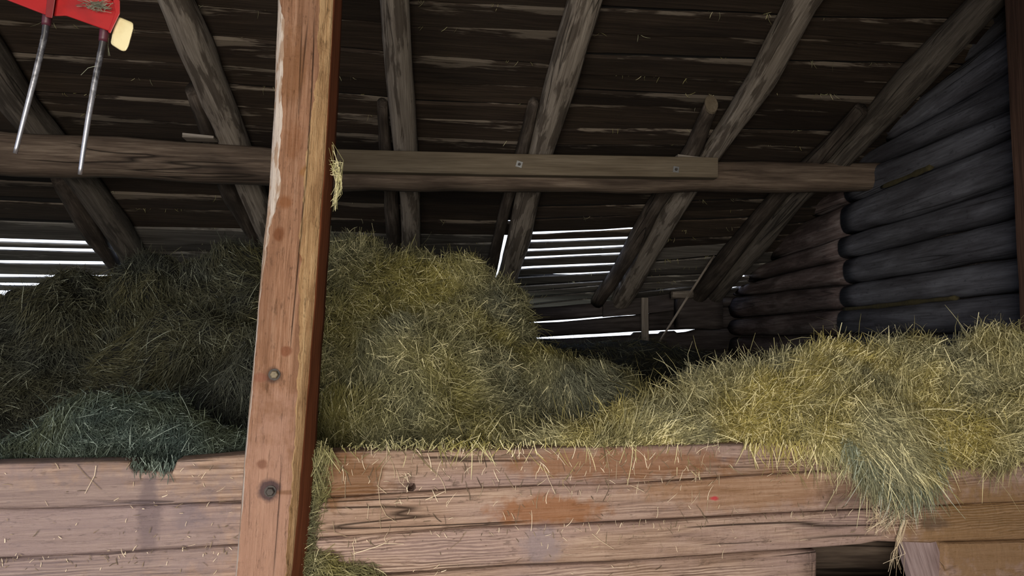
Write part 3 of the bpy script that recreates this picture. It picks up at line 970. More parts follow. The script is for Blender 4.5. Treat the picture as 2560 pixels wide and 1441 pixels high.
def bore(o, c, axis, r):
    bm = bmesh.new()
    t = np.linspace(0, 2 * math.pi, 17)[:-1]
    x = nrm(np.cross(axis, zz))
    a = [bm.verts.new(c - axis * 0.1 + x * math.cos(q) * r + zz * math.sin(q) * r) for q in t]
    b = [bm.verts.new(c + axis * 0.12 + x * math.cos(q) * r + zz * math.sin(q) * r) for q in t]
    for i in range(16):
        j = (i + 1) % 16
        bm.faces.new((a[i], a[j], b[j], b[i]))
    bm.faces.new(a[::-1])
    bm.faces.new(b)
    bmesh.ops.recalc_face_normals(bm, faces=bm.faces)
    me = bpy.data.meshes.new('cut')
    bm.to_mesh(me)
    bm.free()
    co = bpy.data.objects.new('cut', me)
    COL.objects.link(co)
    md = o.modifiers.new('bore', 'BOOLEAN')
    md.operation = 'DIFFERENCE'
    md.object = co
    md.solver = 'EXACT'
    dg = bpy.context.evaluated_depsgraph_get()
    new = bpy.data.meshes.new_from_object(o.evaluated_get(dg))
    o.modifiers.clear()
    o.data = new
    bpy.data.objects.remove(co)


bore(L1, CRIB(1028, 1219), cn, 0.0185)

# ------------------------------------------------------------------ the post
pL = [(-220, 706), (0, 695), (240, 687), (340, 681), (480, 673), (600, 660), (750, 647), (960, 628), (1130, 613), (1280, 602), (1441, 588), (2000, 545)]
pC = [(-220, 716), (0, 704), (120, 713), (200, 704), (300, 708), (400, 698), (480, 699), (520, 688), (590, 672), (700, 656), (960, 632), (1130, 617), (1280, 605), (1441, 591), (2000, 548)]
pF = [(-220, 812), (0, 799), (160, 795), (240, 782), (340, 773), (480, 757), (560, 752), (700, 750), (820, 748), (960, 746), (1130, 735), (1280, 726), (1441, 714), (2000, 680)]
pW = [(-220, 848), (0, 834), (240, 820), (420, 811), (480, 806), (600, 797), (720, 789), (960, 770), (1130, 757), (1280, 745), (1441, 728), (2000, 690)]
pR = [(-220, 870), (0, 857), (240, 846), (480, 833), (600, 825), (720, 816), (960, 800), (1130, 790), (1280, 780), (1441, 768), (2000, 730)]
vv = list(np.arange(-1500, 2400, 10.0))
vv = [v for v in vv if roof_z(CRIB(760, v, -0.2)[1]) - 0.02 > CRIB(760, v)[2] and CRIB(660, v, -0.2)[2] > 0.0]
V, midx = [], []
ncol = 0
for i, v in enumerate(vv):
    vq = max(-220, min(2000, v))
    jc = 6.0 * vnoise(np.array([[v / 55.0, 0.3, 0]]), 3)[0] + 3.5 * vnoise(np.array([[v / 17.0, 0.4, 0]]), 4)[0] + 2 * vnoise(np.array([[v / 7.0, 0.4, 0]]), 14)[0]
    jf = 7.0 * vnoise(np.array([[v / 70.0, 7.3, 0]]), 5)[0] + 4 * vnoise(np.array([[v / 19.0, 7.4, 0]]), 6)[0] + 2 * vnoise(np.array([[v / 8.0, 7.4, 0]]), 16)[0]
    if v > 620:
        jc *= 0.3
    kL, kC, kF, kW, kR = pl(pL, v), pl(pC, v) + jc, pl(pF, v) + jf, pl(pW, v), pl(pR, v)
    kC = max(kC, kL + 2)
    A = CRIB(kL, v, -0.176)
    Cc = CRIB(kC, v, -0.2)
    Fr = CRIB(kF, v, -0.2)
    Wn = CRIB(kW, v, -0.17)
    Rr = CRIB(kR, v, -0.004)
    B = A + cn * 0.172
    row = []
    for (a, b, n_) in ((B, A, 3), (A, Cc, 2), (Cc, Fr, 9), (Fr, Wn, 4), (Wn, Rr, 6), (Rr, B, 3)):
        for j in range(n_):
            row.append(a + (b - a) * j / n_)
    ncol = len(row)
    row = np.array(row)
    q = np.stack([row @ cdir * 30, row @ cn * 30, row[:, 2] * 9], 1)
    dsp = 0.0022 * vnoise(q, 31) + 0.0015 * vnoise(q * 2.5, 32)
    V.append(row - np.outer(dsp, cn) + np.outer(dsp * 0.7, cdir))
fc = loft_faces(len(vv), ncol)
slot = [0] * 3 + [1] * 2 + [0] * 9 + [2] * 4 + [3] * 6 + [0] * 3
midx = [slot[k % ncol] for k in range((len(vv) - 1) * ncol)] + [0, 0]
V = np.concatenate(V)
m = frame(V[:ncol].mean(0), V[-ncol:].mean(0) - V[:ncol].mean(0), -cn)
post = empty('post', (CRIB(660, 1441, -0.1)[0], CRIB(660, 1441, -0.1)[1], 0))
tag(post, 'tall rust brown hewn post with tan edge bolted to the log crib', 'post')
obj('shaft', V, fc, [W_post, W_lit_edge, W_wane, W_red], m, post, True, midx)
for (u, v) in ((686, 937), (676, 1229)):
    c = CRIB(u, v, -0.2)
    t = np.linspace(0, 2 * math.pi, 21)[:-1]
    wv = []
    for off, r in ((0.004, 0.021), (-0.004, 0.021), (-0.0045, 0.012)):
        wv += [c + cn * off + cdir * math.cos(q) * r + zz * math.sin(q) * r for q in t]
    w_ = obj('washer', wv, loft_faces(3, 20), M_rust, frame(c, cdir), post)
    t = np.linspace(0, 2 * math.pi, 7)[:-1]
    bv = []
    for off, r in ((0.0, 0.0155), (-0.015, 0.0155), (-0.019, 0.012)):
        bv += [c + cn * off + cdir * math.cos(q) * r + zz * math.sin(q) * r for q in t]
    obj('bolt_head', bv, loft_faces(3, 6), M_rust if v > 1000 else M_bolt, frame(c, cdir), w_)
# second post at the right edge, behind the heap
D2 = 3.95
P2 = Plane(at_depth(2540, 700, D2), cn)
us_rows = [(-260, 2494, 2640), (0, 2506, 2650), (400, 2526, 2672), (830, 2546, 2690), (1600, 2578, 2720)]
P, R = [], []
for v, a, b in us_rows:
    pa, pb = P2(a, v), P2(b, v)
    P.append((pa + pb) / 2 - cn * np.linalg.norm(pb - pa) * 0.25)
    R.append(np.linalg.norm(pb - pa) / 2)
d = P[0] - P[1]
zt = roof_z(P[0][1]) - 0.02
P = [P[0] + d * (zt - P[0][2]) / d[2]] + P[1:]
d = P[-1] - P[-2]
P[-1] = P[-2] + d * ((0.0 - P[-2][2]) / d[2])
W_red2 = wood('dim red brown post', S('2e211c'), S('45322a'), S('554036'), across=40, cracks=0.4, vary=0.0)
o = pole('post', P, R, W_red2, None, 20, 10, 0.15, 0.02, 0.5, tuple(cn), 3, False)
tag(o, 'dark red brown square post at the right edge behind the bright hay heap', 'post')

# ------------------------------------------------------------------ red hay grapple
DG = 2.1
G = lambda u, v, dd=0.0: at_depth(u, v, DG + dd)
gp = empty('hay_grapple', G(-60, -160))
tag(gp, 'red hay grapple with two steel tines and a cream end cap', 'grapple')


def prism(name, px, d0, d1, mat, parent, bev=0.004):
    n_ = len(px)
    V = [G(u, v, d0) for u, v in px] + [G(u, v, d1) for u, v in px]
    Fc = [tuple(range(n_)), tuple(range(2 * n_ - 1, n_ - 1, -1))] + [(j, j + n_, (j + 1) % n_ + n_, (j + 1) % n_) for j in range(n_)]
    o = obj(name, V, Fc, mat, None, parent)
    bm = bmesh.new()
    bm.from_mesh(o.data)
    bmesh.ops.recalc_face_normals(bm, faces=bm.faces)
    if bev:
        bmesh.ops.bevel(bm, geom=list(bm.edges), offset=bev, segments=2, affect='EDGES', profile=0.5)
    bm.to_mesh(o.data)
    bm.free()
    return o


prism('cross_bar', [(-330, -175), (-330, -135), (19, 1), (112, 37), (131, 41), (166, 40), (278, 80), (298, 32), (284, 2), (170, -38), (-60, -110)], 0.0, 0.09, M_redp, gp)
prism('end_plate', [(276, 84), (300, 34), (300, 2), (290, -14), (282, -4), (288, 30), (270, 80)], -0.012, 0.105, M_redp, gp, 0.002)
prism('bracket', [(113, 42), (131, 46), (147, -60), (124, -68)], -0.014, 0.104, plain('dark red paint', S('6e1416'), 0.5), gp, 0.002)
for pts in ([(121, 20), (112, 90), (88, 190), (62, 290), (38, 384)], [(264, 60), (257, 110), (240, 190), (222, 290), (208, 380), (200, 437)]):
    P = [G(u, v, 0.045) for u, v in pts]
    R = np.linspace(0.0105, 0.0058, len(P))
    t_ = pole('tine', P, R, M_tine, gp, 12, 2, 0.02, 0.05, 1.0, (0, 1, 0), 3)
    a = P[0]
    dd = nrm(P[1] - P[0])
    pole('socket', [a - dd * 0.005, a + dd * 0.05], [0.0145, 0.012], plain('dark magenta paint', S('4a1a2a'), 0.5), t_, 12, 2, 0.01, 0.02, 1.0, (0, 1, 0), 1)
prism('end_cap', [(286, 40), (300, 43), (334, 57), (334, 72), (329, 90), (322, 116), (315, 129), (304, 128), (276, 110), (281, 84)], 0.0, 0.09, M_cream, gp, 0.006)
pole('hanger', [G(-250, -150, 0.045), G(-250, -150, 0.045) + np.array([0, 0, 0.55]), np.array([G(-250, -150, 0.045)[0], G(-250, -150, 0.045)[1], roof_z(G(-250, -150, 0.045)[1]) - 0.005])], [0.03, 0.03, 0.03], M_redp, gp, 12, 6, 0.1, 0.0, 1.0, (0, 1, 0), 0)


# ------------------------------------------------------------------ hay
def ribbons(P, T, B, L, Wd, curve, droop, tint, seg=4):
    """P base (n,3) centre, T direction, B side vector for width, L length, Wd width, curve sideways bend, droop bend along given (n,3) vector"""
    n_ = len(P)
    s = np.linspace(-0.5, 0.5, seg + 1)
    Cn = np.cross(T, B)
    pts = P[:, None, :] + T[:, None, :] * (L[:, None] * s)[:, :, None] + Cn[:, None, :] * (curve[:, None] * L[:, None] * (s ** 2 - 0.08))[:, :, None] \
        + droop[:, None, :] * (L[:, None] * (s + 0.5) ** 2)[:, :, None]
    taper = np.array([0.9] + [1.0] * (seg - 1) + [0.35])
    wv = B[:, None, :] * (Wd[:, None] * 0.5 * taper)[:, :, None]
    Vv = np.stack([pts - wv, pts + wv], 2).reshape(-1, 3)
    base = (np.arange(n_) * (seg + 1) * 2)[:, None, None]
    k = np.arange(seg)[None, :, None] * 2
    q = np.array([0, 1, 3, 2])[None, None, :]
    Fc = (base + k + q).reshape(-1, 4)
    ti = np.repeat(tint, (seg + 1) * 2)
    return Vv, Fc, ti


def core_mesh(blobs, voxel=0.045, smooth=5):
    bm = bmesh.new()
    for (c, R3, ax) in blobs:
        mat = Matrix([[ax[0][k] * R3[0], ax[1][k] * R3[1], ax[2][k] * R3[2], c[k]] for k in range(3)] + [[0, 0, 0, 1]])
        bmesh.ops.create_icosphere(bm, subdivisions=4, radius=1.0, matrix=mat)
    me = bpy.data.meshes.new('tmp')
    bm.to_mesh(me)
    bm.free()
    o = bpy.data.objects.new('tmp', me)
    COL.objects.link(o)
    md = o.modifiers.new('r', 'REMESH')
    md.mode = 'VOXEL'
    md.voxel_size = voxel
    if smooth:
        sm = o.modifiers.new('s', 'SMOOTH')
        sm.iterations = smooth
        sm.factor = 0.5
    dg = bpy.context.evaluated_depsgraph_get()
    ev = bpy.data.meshes.new_from_object(o.evaluated_get(dg))
    ev.calc_loop_triangles()
    V = np.empty(len(ev.vertices) * 3)
    ev.vertices.foreach_get('co', V)
    V = V.reshape(-1, 3)
    Nn = np.empty(len(ev.vertices) * 3)
    ev.vertices.foreach_get('normal', Nn)
    Nn = Nn.reshape(-1, 3)
    T = np.empty(len(ev.loop_triangles) * 3, np.int32)
    ev.loop_triangles.foreach_get('vertices', T)
    T = T.reshape(-1, 3)
    bpy.data.objects.remove(o)
    bpy.data.meshes.remove(me)
    bpy.data.meshes.remove(ev)
    return V, Nn, T


def mesh_obj(name, V, Q, T, tint, mats, origin):
    """quads Q (strands, slot 0) and triangles T (core, slot 1)"""
    me = bpy.data.meshes.new(name)
    nl = len(Q) * 4 + len(T) * 3
    me.vertices.add(len(V))
    me.vertices.foreach_set('co', (V - origin).astype(np.float32).ravel())
    me.loops.add(nl)
    me.loops.foreach_set('vertex_index', np.concatenate([np.asarray(Q, np.int32).ravel(), np.asarray(T, np.int32).ravel()]))
    npoly = len(Q) + len(T)
    me.polygons.add(npoly)
    me.polygons.foreach_set('loop_start', np.concatenate([np.arange(len(Q)) * 4, len(Q) * 4 + np.arange(len(T)) * 3]).astype(np.int32))
    me.polygons.foreach_set('material_index', np.concatenate([np.zeros(len(Q), np.int32), np.ones(len(T), np.int32)]))
    for k in mats:
        me.materials.append(k)
    a = me.attributes.new('tint', 'FLOAT', 'POINT')
    a.data.foreach_set('value', np.asarray(tint, np.float32))
    me.update(calc_edges=True)
    me.validate()
    o = bpy.data.objects.new(name, me)
    COL.objects.link(o)
    m = np.eye(4)
    m[:3, 3] = origin
    place(o, m)
    return o


TOTAL = [0]


def unit(A):
    return A / (np.linalg.norm(A, axis=1, keepdims=True) + 1e-9)


def hay(name, blobs, count, mats, lump=0.05, length=(0.05, 0.2), width=(0.0016, 0.0036), hang=0.35, lift=0.22, seed=1, voxel=0.045, pale=0.1, extra=None, lo=None, clip=None, stray=0.03):
    bl = []
    for (u, v, d, a, b, c) in blobs:
        bl.append((at_depth(u, v, d), (a, b, c), (r0, fh, zz)))
    V, Nn, T = core_mesh(bl, voxel)
    g = np.random.default_rng(seed)
    dsp = lump * (vnoise(V * 3.3, seed) + 0.8 - 1.5 * (1 - np.abs(vnoise(V * 5.5, seed + 1))) ** 3 + 0.4 * vnoise(V * 11.0, seed + 5) - 0.35 * (1 - np.abs(vnoise(V * 15.0, seed + 2))) ** 3)
    V = V + Nn * dsp[:, None]
    if clip is not None:
        V = clip(V)
    a, b, c = V[T[:, 0]], V[T[:, 1]], V[T[:, 2]]
    cr = np.cross(b - a, c - a)
    ar = np.linalg.norm(cr, axis=1) * 0.5
    fn = cr / (ar[:, None] * 2 + 1e-12)
    cen = (a + b + c) / 3
    to = unit(EYE - cen)
    facing = np.einsum('ij,ij->i', fn, to)
    dist = np.linalg.norm(EYE - cen, axis=1)
    w = ar * np.clip(facing + 0.45, 0, 1) / dist ** 1.3
    if lo is not None:
        w = w * (cen[:, 2] > lo)
    w /= w.sum()
    pick = g.choice(len(T), count, p=w)
    r1, r2 = np.sqrt(g.random(count)), g.random(count)
    P = a[pick] * (1 - r1)[:, None] + b[pick] * (r1 * (1 - r2))[:, None] + c[pick] * (r1 * r2)[:, None]
    n_ = unit(fn[pick] + g.normal(0, 0.12, (count, 3)))
    rnd = unit(g.normal(0, 1, (count, 3)))
    # locks of hay lie roughly one way: a slow random field plus the downhill direction
    fld = np.stack([vnoise(P * 2.6, seed + 20), vnoise(P * 2.6, seed + 21), vnoise(P * 2.6, seed + 22)], 1) * 1.5
    down = np.array([0, 0, -1.0])
    t = rnd * 0.8 + fld * 1.3 + down * hang
    t = t - n_ * np.einsum('ij,ij->i', t, n_)[:, None]
    t = unit(t)
    lf = np.abs(g.normal(0, lift, count)) * np.where(g.random(count) < 0.5, 1, -0.5)
    st = g.random(count) < stray
    lf = np.where(st, g.uniform(0.5, 1.4, count), lf)
    t = unit(t + n_ * lf[:, None])
    Bv = unit(np.cross(t, unit(n_ + g.normal(0, 0.6, (count, 3)))))
    L = np.clip(g.lognormal(math.log((length[0] * length[1]) ** 0.5), 0.45, count), length[0], length[1])
    Wd = g.uniform(width[0], width[1], count)
    P = P + n_ * g.uniform(-0.015, 0.032, count)[:, None] + t * (L * 0.5 * st)[:, None]
    cv = g.normal(0, 0.6, count)
    dr = np.outer(g.uniform(0.0, 0.3, count), down)
    ti = np.clip(g.normal(0.40, 0.20, count), 0.02, 0.75)
    pw = g.random(count) < pale
    ti = np.where(pw, g.uniform(0.75, 1.0, count), ti)
    Vv, Q, tt = ribbons(P, t, Bv, L, Wd, cv, dr, ti)
    parts_v, parts_q, parts_t = [Vv], [Q], [tt]
    nv = len(Vv)
    for ex in (extra or []):
        Ve, Qe, te = ex
        parts_v.append(Ve)
        parts_q.append(Qe + nv)
        parts_t.append(te)
        nv += len(Ve)
    parts_v.append(V)
    T2 = T + nv
    parts_t.append(np.full(len(V), 0.2))
    allv = np.concatenate(parts_v)
    TOTAL[0] += sum(len(q) for q in parts_q) * 2 + len(T)
    org = np.array([cen[:, 0].mean(), cen[:, 1].mean(), cen[:, 2].min()])
    return mesh_obj(name, allv, np.concatenate(parts_q), T2, np.concatenate(parts_t), mats, org)


def hanging(n_, upoly, off, ln, seed, pale=0.3, spread=0.35, width=(0.0018, 0.0036)):
    """strands falling over the front of the crib: upoly gives (u, v, weight) along the lip"""
    g = np.random.default_rng(seed)
    us_ = np.array([q[0] for q in upoly], float)
    vs_ = np.array([q[1] for q in upoly], float)
    ws_ = np.array([q[2] for q in upoly], float)
    fine = np.linspace(us_[0], us_[-1], 400)
    wf_ = np.interp(fine, us_, ws_)
    u = g.choice(fine, n_, p=wf_ / wf_.sum()) + g.normal(0, 4, n_)
    v = np.interp(u, us_, vs_) + g.normal(0, 10, n_)
    of = g.uniform(off[0], off[1], n_)
    P0 = np.array([CRIB(a, b, c) for a, b, c in zip(u, v, of)])
    wl_ = np.interp(u, us_, ws_)
    wl_ = np.clip(wl_ / max(ws_), 0.25, 1)
    L = g.uniform(ln[0], ln[1], n_) * g.uniform(0.3, 1, n_) * wl_
    t = np.tile(np.array([0, 0, -1.0]), (n_, 1)) + np.outer(g.normal(0, spread, n_), cdir) - np.outer(np.abs(g.normal(0.03, 0.05, n_)), cn)
    t = unit(t)
    B = unit(np.outer(np.ones(n_), cdir) + g.normal(0, 0.25, (n_, 3)))
    B = unit(B - t * np.einsum('ij,ij->i', B, t)[:, None])
    P = P0 + t * (L * 0.5)[:, None]
    ti = np.clip(g.normal(0.5, 0.16, n_), 0.1, 0.75)
    ti = np.where(g.random(n_) < pale, g.uniform(0.75, 1, n_), ti)
    cv = g.normal(0, 0.12, n_)
    dr = np.outer(g.normal(0, 0.12, n_), cdir)
    return ribbons(P, t, B, L, g.uniform(width[0], width[1], n_), cv, dr, ti)


ci = lambda u: float(np.interp(u, [0, 600, 1280, 1600, 2200, 2560], [2.72, 2.88, 3.1, 3.22, 3.44, 3.58]))


def behind(V, off=0.0, ztop=None):
    """keep the packed core off the crib logs: nothing below the crib's top in front of its back face"""
    d = (V - CRIB.p) @ cn
    ok = V[:, 2] < CRIB(1280, 1124)[2] - 0.01
    mv = ok & (d < 0.18)
    V = V.copy()
    V[mv] += np.outer(0.18 - d[mv], cn)
    return V


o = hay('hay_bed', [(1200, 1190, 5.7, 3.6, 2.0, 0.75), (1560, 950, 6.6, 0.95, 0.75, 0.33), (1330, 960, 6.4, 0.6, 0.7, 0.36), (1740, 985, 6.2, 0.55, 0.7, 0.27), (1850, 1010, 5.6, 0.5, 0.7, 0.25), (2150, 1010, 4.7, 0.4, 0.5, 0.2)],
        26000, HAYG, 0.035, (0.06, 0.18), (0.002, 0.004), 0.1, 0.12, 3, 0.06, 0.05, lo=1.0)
tag(o, 'dim green hay lying flat on the mow below the back wall', 'hay', kind='stuff')

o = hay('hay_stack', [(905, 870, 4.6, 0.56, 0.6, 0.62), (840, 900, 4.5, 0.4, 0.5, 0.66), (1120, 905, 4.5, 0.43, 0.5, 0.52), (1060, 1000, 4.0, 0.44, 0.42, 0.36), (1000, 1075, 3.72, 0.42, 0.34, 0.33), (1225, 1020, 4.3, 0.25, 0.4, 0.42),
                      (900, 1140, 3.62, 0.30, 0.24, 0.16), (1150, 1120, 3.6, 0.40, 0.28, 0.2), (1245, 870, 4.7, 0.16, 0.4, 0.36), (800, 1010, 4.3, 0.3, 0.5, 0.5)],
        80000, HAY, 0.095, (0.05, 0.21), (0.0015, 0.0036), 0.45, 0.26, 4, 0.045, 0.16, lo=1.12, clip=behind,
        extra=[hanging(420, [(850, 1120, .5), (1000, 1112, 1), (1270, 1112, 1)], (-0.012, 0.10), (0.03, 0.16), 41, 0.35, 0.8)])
tag(o, 'tall olive hay stack right of the brown post, lit from the front', 'hay', kind='stuff')

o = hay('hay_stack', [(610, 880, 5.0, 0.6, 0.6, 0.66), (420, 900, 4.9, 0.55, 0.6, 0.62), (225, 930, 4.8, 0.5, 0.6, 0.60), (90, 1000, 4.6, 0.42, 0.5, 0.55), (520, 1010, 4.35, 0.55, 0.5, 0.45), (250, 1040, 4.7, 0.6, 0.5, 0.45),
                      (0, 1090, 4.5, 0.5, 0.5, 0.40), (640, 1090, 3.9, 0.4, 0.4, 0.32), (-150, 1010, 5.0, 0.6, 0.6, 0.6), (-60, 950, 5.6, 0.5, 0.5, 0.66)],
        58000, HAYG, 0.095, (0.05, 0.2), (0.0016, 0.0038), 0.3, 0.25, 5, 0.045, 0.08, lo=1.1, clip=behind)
tag(o, 'wide dark green hay stack left of the brown post under the bright roof gaps', 'hay', kind='stuff')

o = hay('hay_pile', [(330, 1140, 3.14, 0.38, 0.22, 0.235), (170, 1165, 3.10, 0.28, 0.18, 0.13), (480, 1160, 3.2, 0.28, 0.2, 0.15), (600, 1175, 3.25, 0.2, 0.2, 0.14)],
        17000, HAYB, 0.03, (0.04, 0.16), (0.0014, 0.003), 0.2, 0.25, 6, 0.03, 0.12, lo=1.1, clip=behind,
        extra=[hanging(260, [(315, 1150, .3), (350, 1165, 1), (420, 1165, 1), (445, 1150, .3)], (-0.02, 0.05), (0.02, 0.07), 43, 0.12)])
tag(o, 'low heap of blue green hay on the left crib wall, hanging into its notch', 'hay', kind='stuff')

o = hay('hay_pile', [(1440, 1065, 4.2, 0.40, 0.42, 0.33), (1540, 1085, 4.0, 0.26, 0.35, 0.24), (1330, 1030, 4.3, 0.25, 0.4, 0.33)],
        17000, HAY, 0.045, (0.05, 0.18), (0.0016, 0.0036), 0.5, 0.22, 7, 0.04, 0.1, lo=1.12, clip=behind)
tag(o, 'rounded olive hay hump low between the tall stack and the right heap', 'hay', kind='stuff')

o = hay('hay_pile', [(1330, 1135, 3.38, 0.4, 0.17, 0.085), (1500, 1118, 3.42, 0.32, 0.2, 0.10), (1600, 1090, 3.46, 0.17, 0.16, 0.12), (1680, 1105, 3.5, 0.2, 0.2, 0.12)],
        15000, HAYY, 0.022, (0.05, 0.2), (0.0016, 0.0034), 0.1, 0.2, 8, 0.03, 0.25, lo=1.14, clip=behind, stray=0.06,
        extra=[hanging(240, [(1200, 1118, .6), (1450, 1112, .9), (1620, 1108, 1), (1720, 1108, .8)], (-0.012, 0.10), (0.04, 0.2), 44, 0.5, 0.6)])
tag(o, 'thin pale hay strewn along the crib top between stack and right heap', 'hay', kind='stuff')

o = hay('hay_heap', [(1850, 1050, 3.85, 0.34, 0.3, 0.28), (2050, 1040, 3.85, 0.4, 0.32, 0.33), (2280, 1030, 3.85, 0.42, 0.3, 0.32), (2540, 1010, 3.9, 0.36, 0.28, 0.34), (1740, 1085, 3.7, 0.26, 0.28, 0.18),
                     (1900, 1088, 3.56, 0.28, 0.18, 0.11), (2120, 1075, 3.58, 0.36, 0.22, 0.16), (2360, 1075, 3.62, 0.36, 0.2, 0.17), (2540, 1060, 3.68, 0.28, 0.2, 0.16),
                     (2215, 1125, 3.43, 0.17, 0.10, 0.11), (2440, 1095, 3.48, 0.25, 0.10, 0.07)],
        78000, HAYY, 0.05, (0.06, 0.26), (0.0016, 0.0036), 0.6, 0.28, 9, 0.035, 0.3, lo=1.1, clip=None, stray=0.05,
        extra=[hanging(1500, [(1860, 1105, .3), (1980, 1110, .45), (2100, 1115, .55), (2180, 1120, .9), (2250, 1125, 1), (2320, 1120, .8), (2400, 1110, .45), (2560, 1105, .35)], (-0.05, 0.02), (0.04, 0.38), 45, 0.3, 0.42)])
tag(o, 'bright yellow hay heap spilling over the crib wall on the right', 'hay', kind='stuff')

o = hay('hay_wad', [(775, 1150, 2.99, 0.06, 0.05, 0.06), (790, 1200, 2.99, 0.055, 0.04, 0.08), (765, 1290, 2.96, 0.02, 0.03, 0.12), (800, 1440, 2.93, 0.11, 0.04, 0.07), (890, 1452, 2.95, 0.10, 0.04, 0.06), (740, 1400, 2.92, 0.03, 0.03, 0.11)],
        6000, HAY, 0.012, (0.03, 0.11), (0.0014, 0.0028), 0.5, 0.3, 10, 0.012, 0.08,
        extra=[hanging(90, [(760, 1130, 1), (830, 1130, 1)], (-0.05, -0.01), (0.03, 0.2), 47, 0.1, 0.5)])
tag(o, 'wad of green hay caught between the brown post and the crib logs', 'hay', kind='stuff')


# ------------------------------------------------------------------ loose straws
def straws(name, specs, mats):
    V, Q, T = [], [], []
    nv = 0
    for (a, b, c) in specs:
        V.append(a)
        Q.append(b + nv)
        T.append(c)
        nv += len(a)
    TOTAL[0] += sum(len(q) for q in Q) * 2
    allv = np.concatenate(V)
    return mesh_obj(name, allv, np.concatenate(Q), np.zeros((0, 3), np.int32), np.concatenate(T), mats, allv.mean(0))


def flat_bits(n_, u0_, u1_, vf, seed, L=(0.012, 0.07), off=-0.006, vert=1.2, pale=0.5):
    g = np.random.default_rng(seed)
    u = g.uniform(u0_, u1_, n_)
    v = np.array([vf(a, g) for a in u])
    P = np.array([CRIB(a, b, off) for a, b in zip(u, v)])
    ang = g.normal(math.pi / 2, vert, n_)
    t = np.outer(np.cos(ang), cdir) + np.outer(np.sin(ang), zz) - np.outer(g.uniform(-0.02, 0.06, n_), cn)
    t = unit(t)
    B = unit(np.cross(t, np.tile(cn, (n_, 1))))
    Ls = g.uniform(L[0], L[1], n_) * g.uniform(0.3, 1, n_)
    ti = np.where(g.random(n_) < pale, g.uniform(0.75, 1, n_), g.uniform(0.05, 0.6, n_))
    # curve in the plane of the wall
    dr = B * g.normal(0, 0.22, n_)[:, None]
    return ribbons(P, t, B, Ls, g.uniform(0.0012, 0.003, n_), np.zeros(n_), dr, ti)


HAYC = hay_mat('blue green stems', S('8f8f70'), S('7f8a7a'), S('2a2c20'), S('ccd6cc'), 3.0)
o = straws('hay_clump', [hanging(2300, [(2110, 1110, .35), (2200, 1130, .9), (2290, 1142, 1), (2340, 1130, .8), (2365, 1112, .3)], (-0.09, -0.01), (0.08, 0.37), 46, 0.18, 0.24)], HAYC)
tag(o, 'blue green clump of stems hanging from the bright heap down the crib face', 'hay', kind='stuff')
o = straws('straw_bits', [flat_bits(300, 850, 1800, lambda a, g: pl(T0, a) + abs(g.normal(0, 90)), 61, (0.02, 0.10), -0.006, 0.5),
                          flat_bits(160, 850, 2400, lambda a, g: g.uniform(1150, 1440 if a < 2020 else 1350), 62, (0.01, 0.05), -0.006, 1.2, 0.35),
                          flat_bits(110, 850, 2300, lambda a, g: pl(T2, a) + abs(g.normal(0, 16)), 63, (0.01, 0.04), -0.006, 0.5, 0.3),
                          flat_bits(90, 0, 600, lambda a, g: g.uniform(1160, 1440), 64, (0.01, 0.04), -0.006, 1.2, 0.4),
                          flat_bits(60, 0, 600, lambda a, g: pl(T2, a) + abs(g.normal(0, 14)), 65, (0.01, 0.03), -0.006, 0.5, 0.3)], HAYP)
tag(o, 'loose straws and chaff clinging to the face of the crib logs', 'straw', kind='stuff')


def wisps(n_, seed):
    g = np.random.default_rng(seed)
    keys = [k for k in SEAMS if k[0] != 'L']
    P = []
    while len(P) < n_:
        ks = SEAMS[keys[g.integers(len(keys))]]
        (ua, va), (ub, vb) = ks[g.integers(len(ks))]
        q = g.random()
        c0 = ROOF(ua + (ub - ua) * q, va + (vb - va) * q, -0.004)
        for _ in range(g.integers(1, 5)):
            P.append(c0 + np.array([g.normal(0, 0.03), 0, 0]))
    P = np.array(P[:n_])
    t = unit(g.normal(0, 0.7, (n_, 3)) + np.array([0.0, 0, -0.8]))
    L = g.uniform(0.01, 0.06, n_)
    B = unit(np.cross(t, np.tile(FW, (n_, 1))))
    return ribbons(P + t * L[:, None] * 0.5, t, B, L, g.uniform(0.001, 0.003, n_), g.normal(0, 0.6, n_), B * g.normal(0, 0.4, n_)[:, None], g.uniform(0.3, 0.9, n_))


o = straws('hay_wisps', [wisps(420, 71)], HAY)
tag(o, 'tiny wisps of hay caught in the seams of the roof boards', 'straw', kind='stuff')


def curly(name, paths, width, mats, lab):
    V, Q, T = [], [], []
    nv = 0
    for pts in paths:
        P = np.array(pts)
        n_ = len(P)
        tt = np.gradient(P, axis=0)
        B = unit(np.cross(tt, np.tile(FW, (n_, 1))))
        w = np.full(n_, width) * np.linspace(1, 0.6, n_)
        a, b = P - B * w[:, None] / 2, P + B * w[:, None] / 2
        V.append(np.stack([a, b], 1).reshape(-1, 3))
        k = np.arange(n_ - 1)[:, None] * 2
        Q.append(k + np.array([0, 1, 3, 2])[None, :] + nv)
        T.append(np.full(n_ * 2, random.uniform(0.55, 1.0)))
        nv += n_ * 2
    allv = np.concatenate(V)
    o = mesh_obj(name, allv, np.concatenate(Q), np.zeros((0, 3), np.int32), np.concatenate(T), mats, allv.mean(0))
    tag(o, lab, 'straw', kind='stuff')
    return o


def bez(pts, dfun, n_=14):
    p = np.array(pts, float)
    t = np.linspace(0, 1, n_)
    s = np.linspace(0, 1, len(p))
    # smooth interpolation through the points
    out = []
    for q in t:
        w = np.exp(-((s - q) / (0.55 / len(p))) ** 2)
        w /= w.sum()
        out.append((w[:, None] * p).sum(0))
    return [dfun(u, v) for u, v in out]


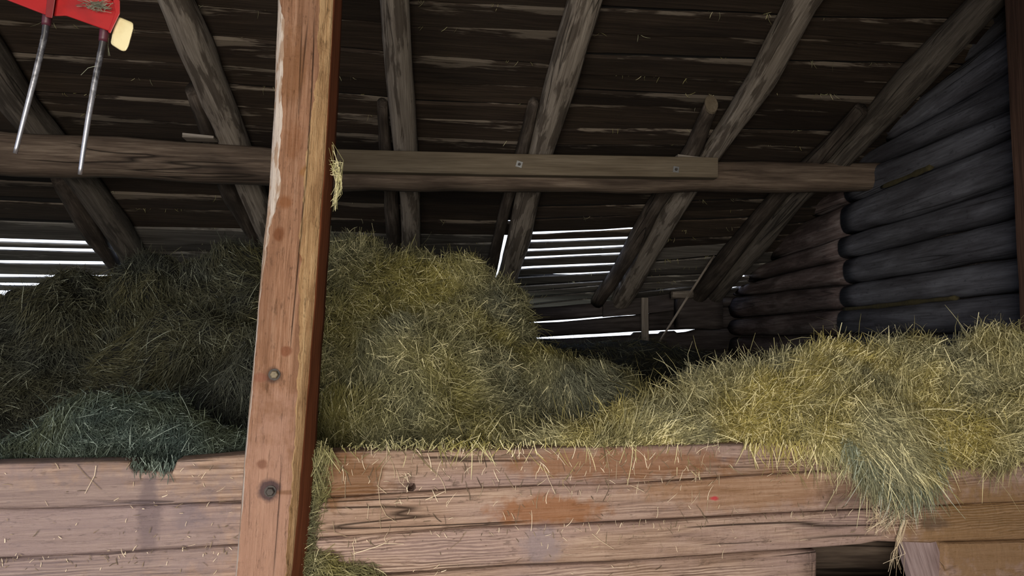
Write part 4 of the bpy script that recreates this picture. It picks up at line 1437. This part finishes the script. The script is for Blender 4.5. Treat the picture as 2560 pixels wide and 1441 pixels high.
cw = lambda u, v: CRIB(u, v, -0.010)
curly('long_straws', [bez([(978, 1140), (955, 1170), (945, 1215), (950, 1260), (965, 1290), (992, 1307)], cw), bez([(190, 1162), (215, 1190), (252, 1226)], cw), bez([(240, 1165), (236, 1190), (212, 1235)], cw),
                      bez([(885, 1385), (940, 1368), (960, 1360), (1010, 1361)], cw), bez([(832, 1305), (836, 1332), (868, 1343)], cw), bez([(1480, 1335), (1500, 1352), (1535, 1374)], cw),
                      bez([(1356, 1160), (1372, 1200), (1388, 1235)], cw), bez([(1515, 1130), (1524, 1180), (1520, 1225)], cw), bez([(1165, 1330), (1148, 1355), (1125, 1373)], cw)], 0.0028, HAYP,
      'long single bent straws hanging on the crib logs')
cw2 = lambda u, v: CRIB(u, v, -0.03)
gh = random.Random(9)
curly('hay_stems', [bez([(2235 + gh.uniform(-70, 70), 1215 + gh.uniform(-30, 20)), (2232 + gh.uniform(-60, 60), 1270), (2225 + gh.uniform(-70, 70), 1300 + gh.uniform(0, 40))], cw2) for _ in range(46)]
      + [bez([(2262 + gh.uniform(-8, 8), 1300), (2248 + gh.uniform(-8, 8), 1350), (2236 + gh.uniform(-12, 30), 1385), (2222 + gh.uniform(-16, 40), 1425 + gh.uniform(-20, 30))], cw2) for _ in range(12)], 0.0026, HAYP,
      'pale dangling stems below the hay clump over the crib opening')
pw_ = lambda u, v: CRIB(u, v, -0.12)
gg = random.Random(5)
curly('straw_tuft', [bez([(828 + gg.uniform(-6, 6), 430 + gg.uniform(-80, 10)), (845 + gg.uniform(-6, 14), 440 + gg.uniform(-40, 20)), (848 + gg.uniform(-10, 8), 470 + gg.uniform(-20, 20)), (836 + gg.uniform(-10, 8), 500 + gg.uniform(-20, 30))], pw_) for _ in range(26)], 0.0018, HAY,
      'small curled tuft of hay caught on the edge of the brown post near the purlin')
gw = lambda u, v: G(u, v, -0.02)
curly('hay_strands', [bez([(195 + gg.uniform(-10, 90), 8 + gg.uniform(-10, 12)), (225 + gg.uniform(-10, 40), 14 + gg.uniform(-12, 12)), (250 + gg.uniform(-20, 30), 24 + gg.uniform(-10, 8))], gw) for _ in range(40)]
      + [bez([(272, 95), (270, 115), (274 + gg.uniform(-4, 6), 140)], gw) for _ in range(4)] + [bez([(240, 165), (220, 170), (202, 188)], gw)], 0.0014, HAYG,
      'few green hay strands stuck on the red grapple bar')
print('hay triangles', TOTAL[0])
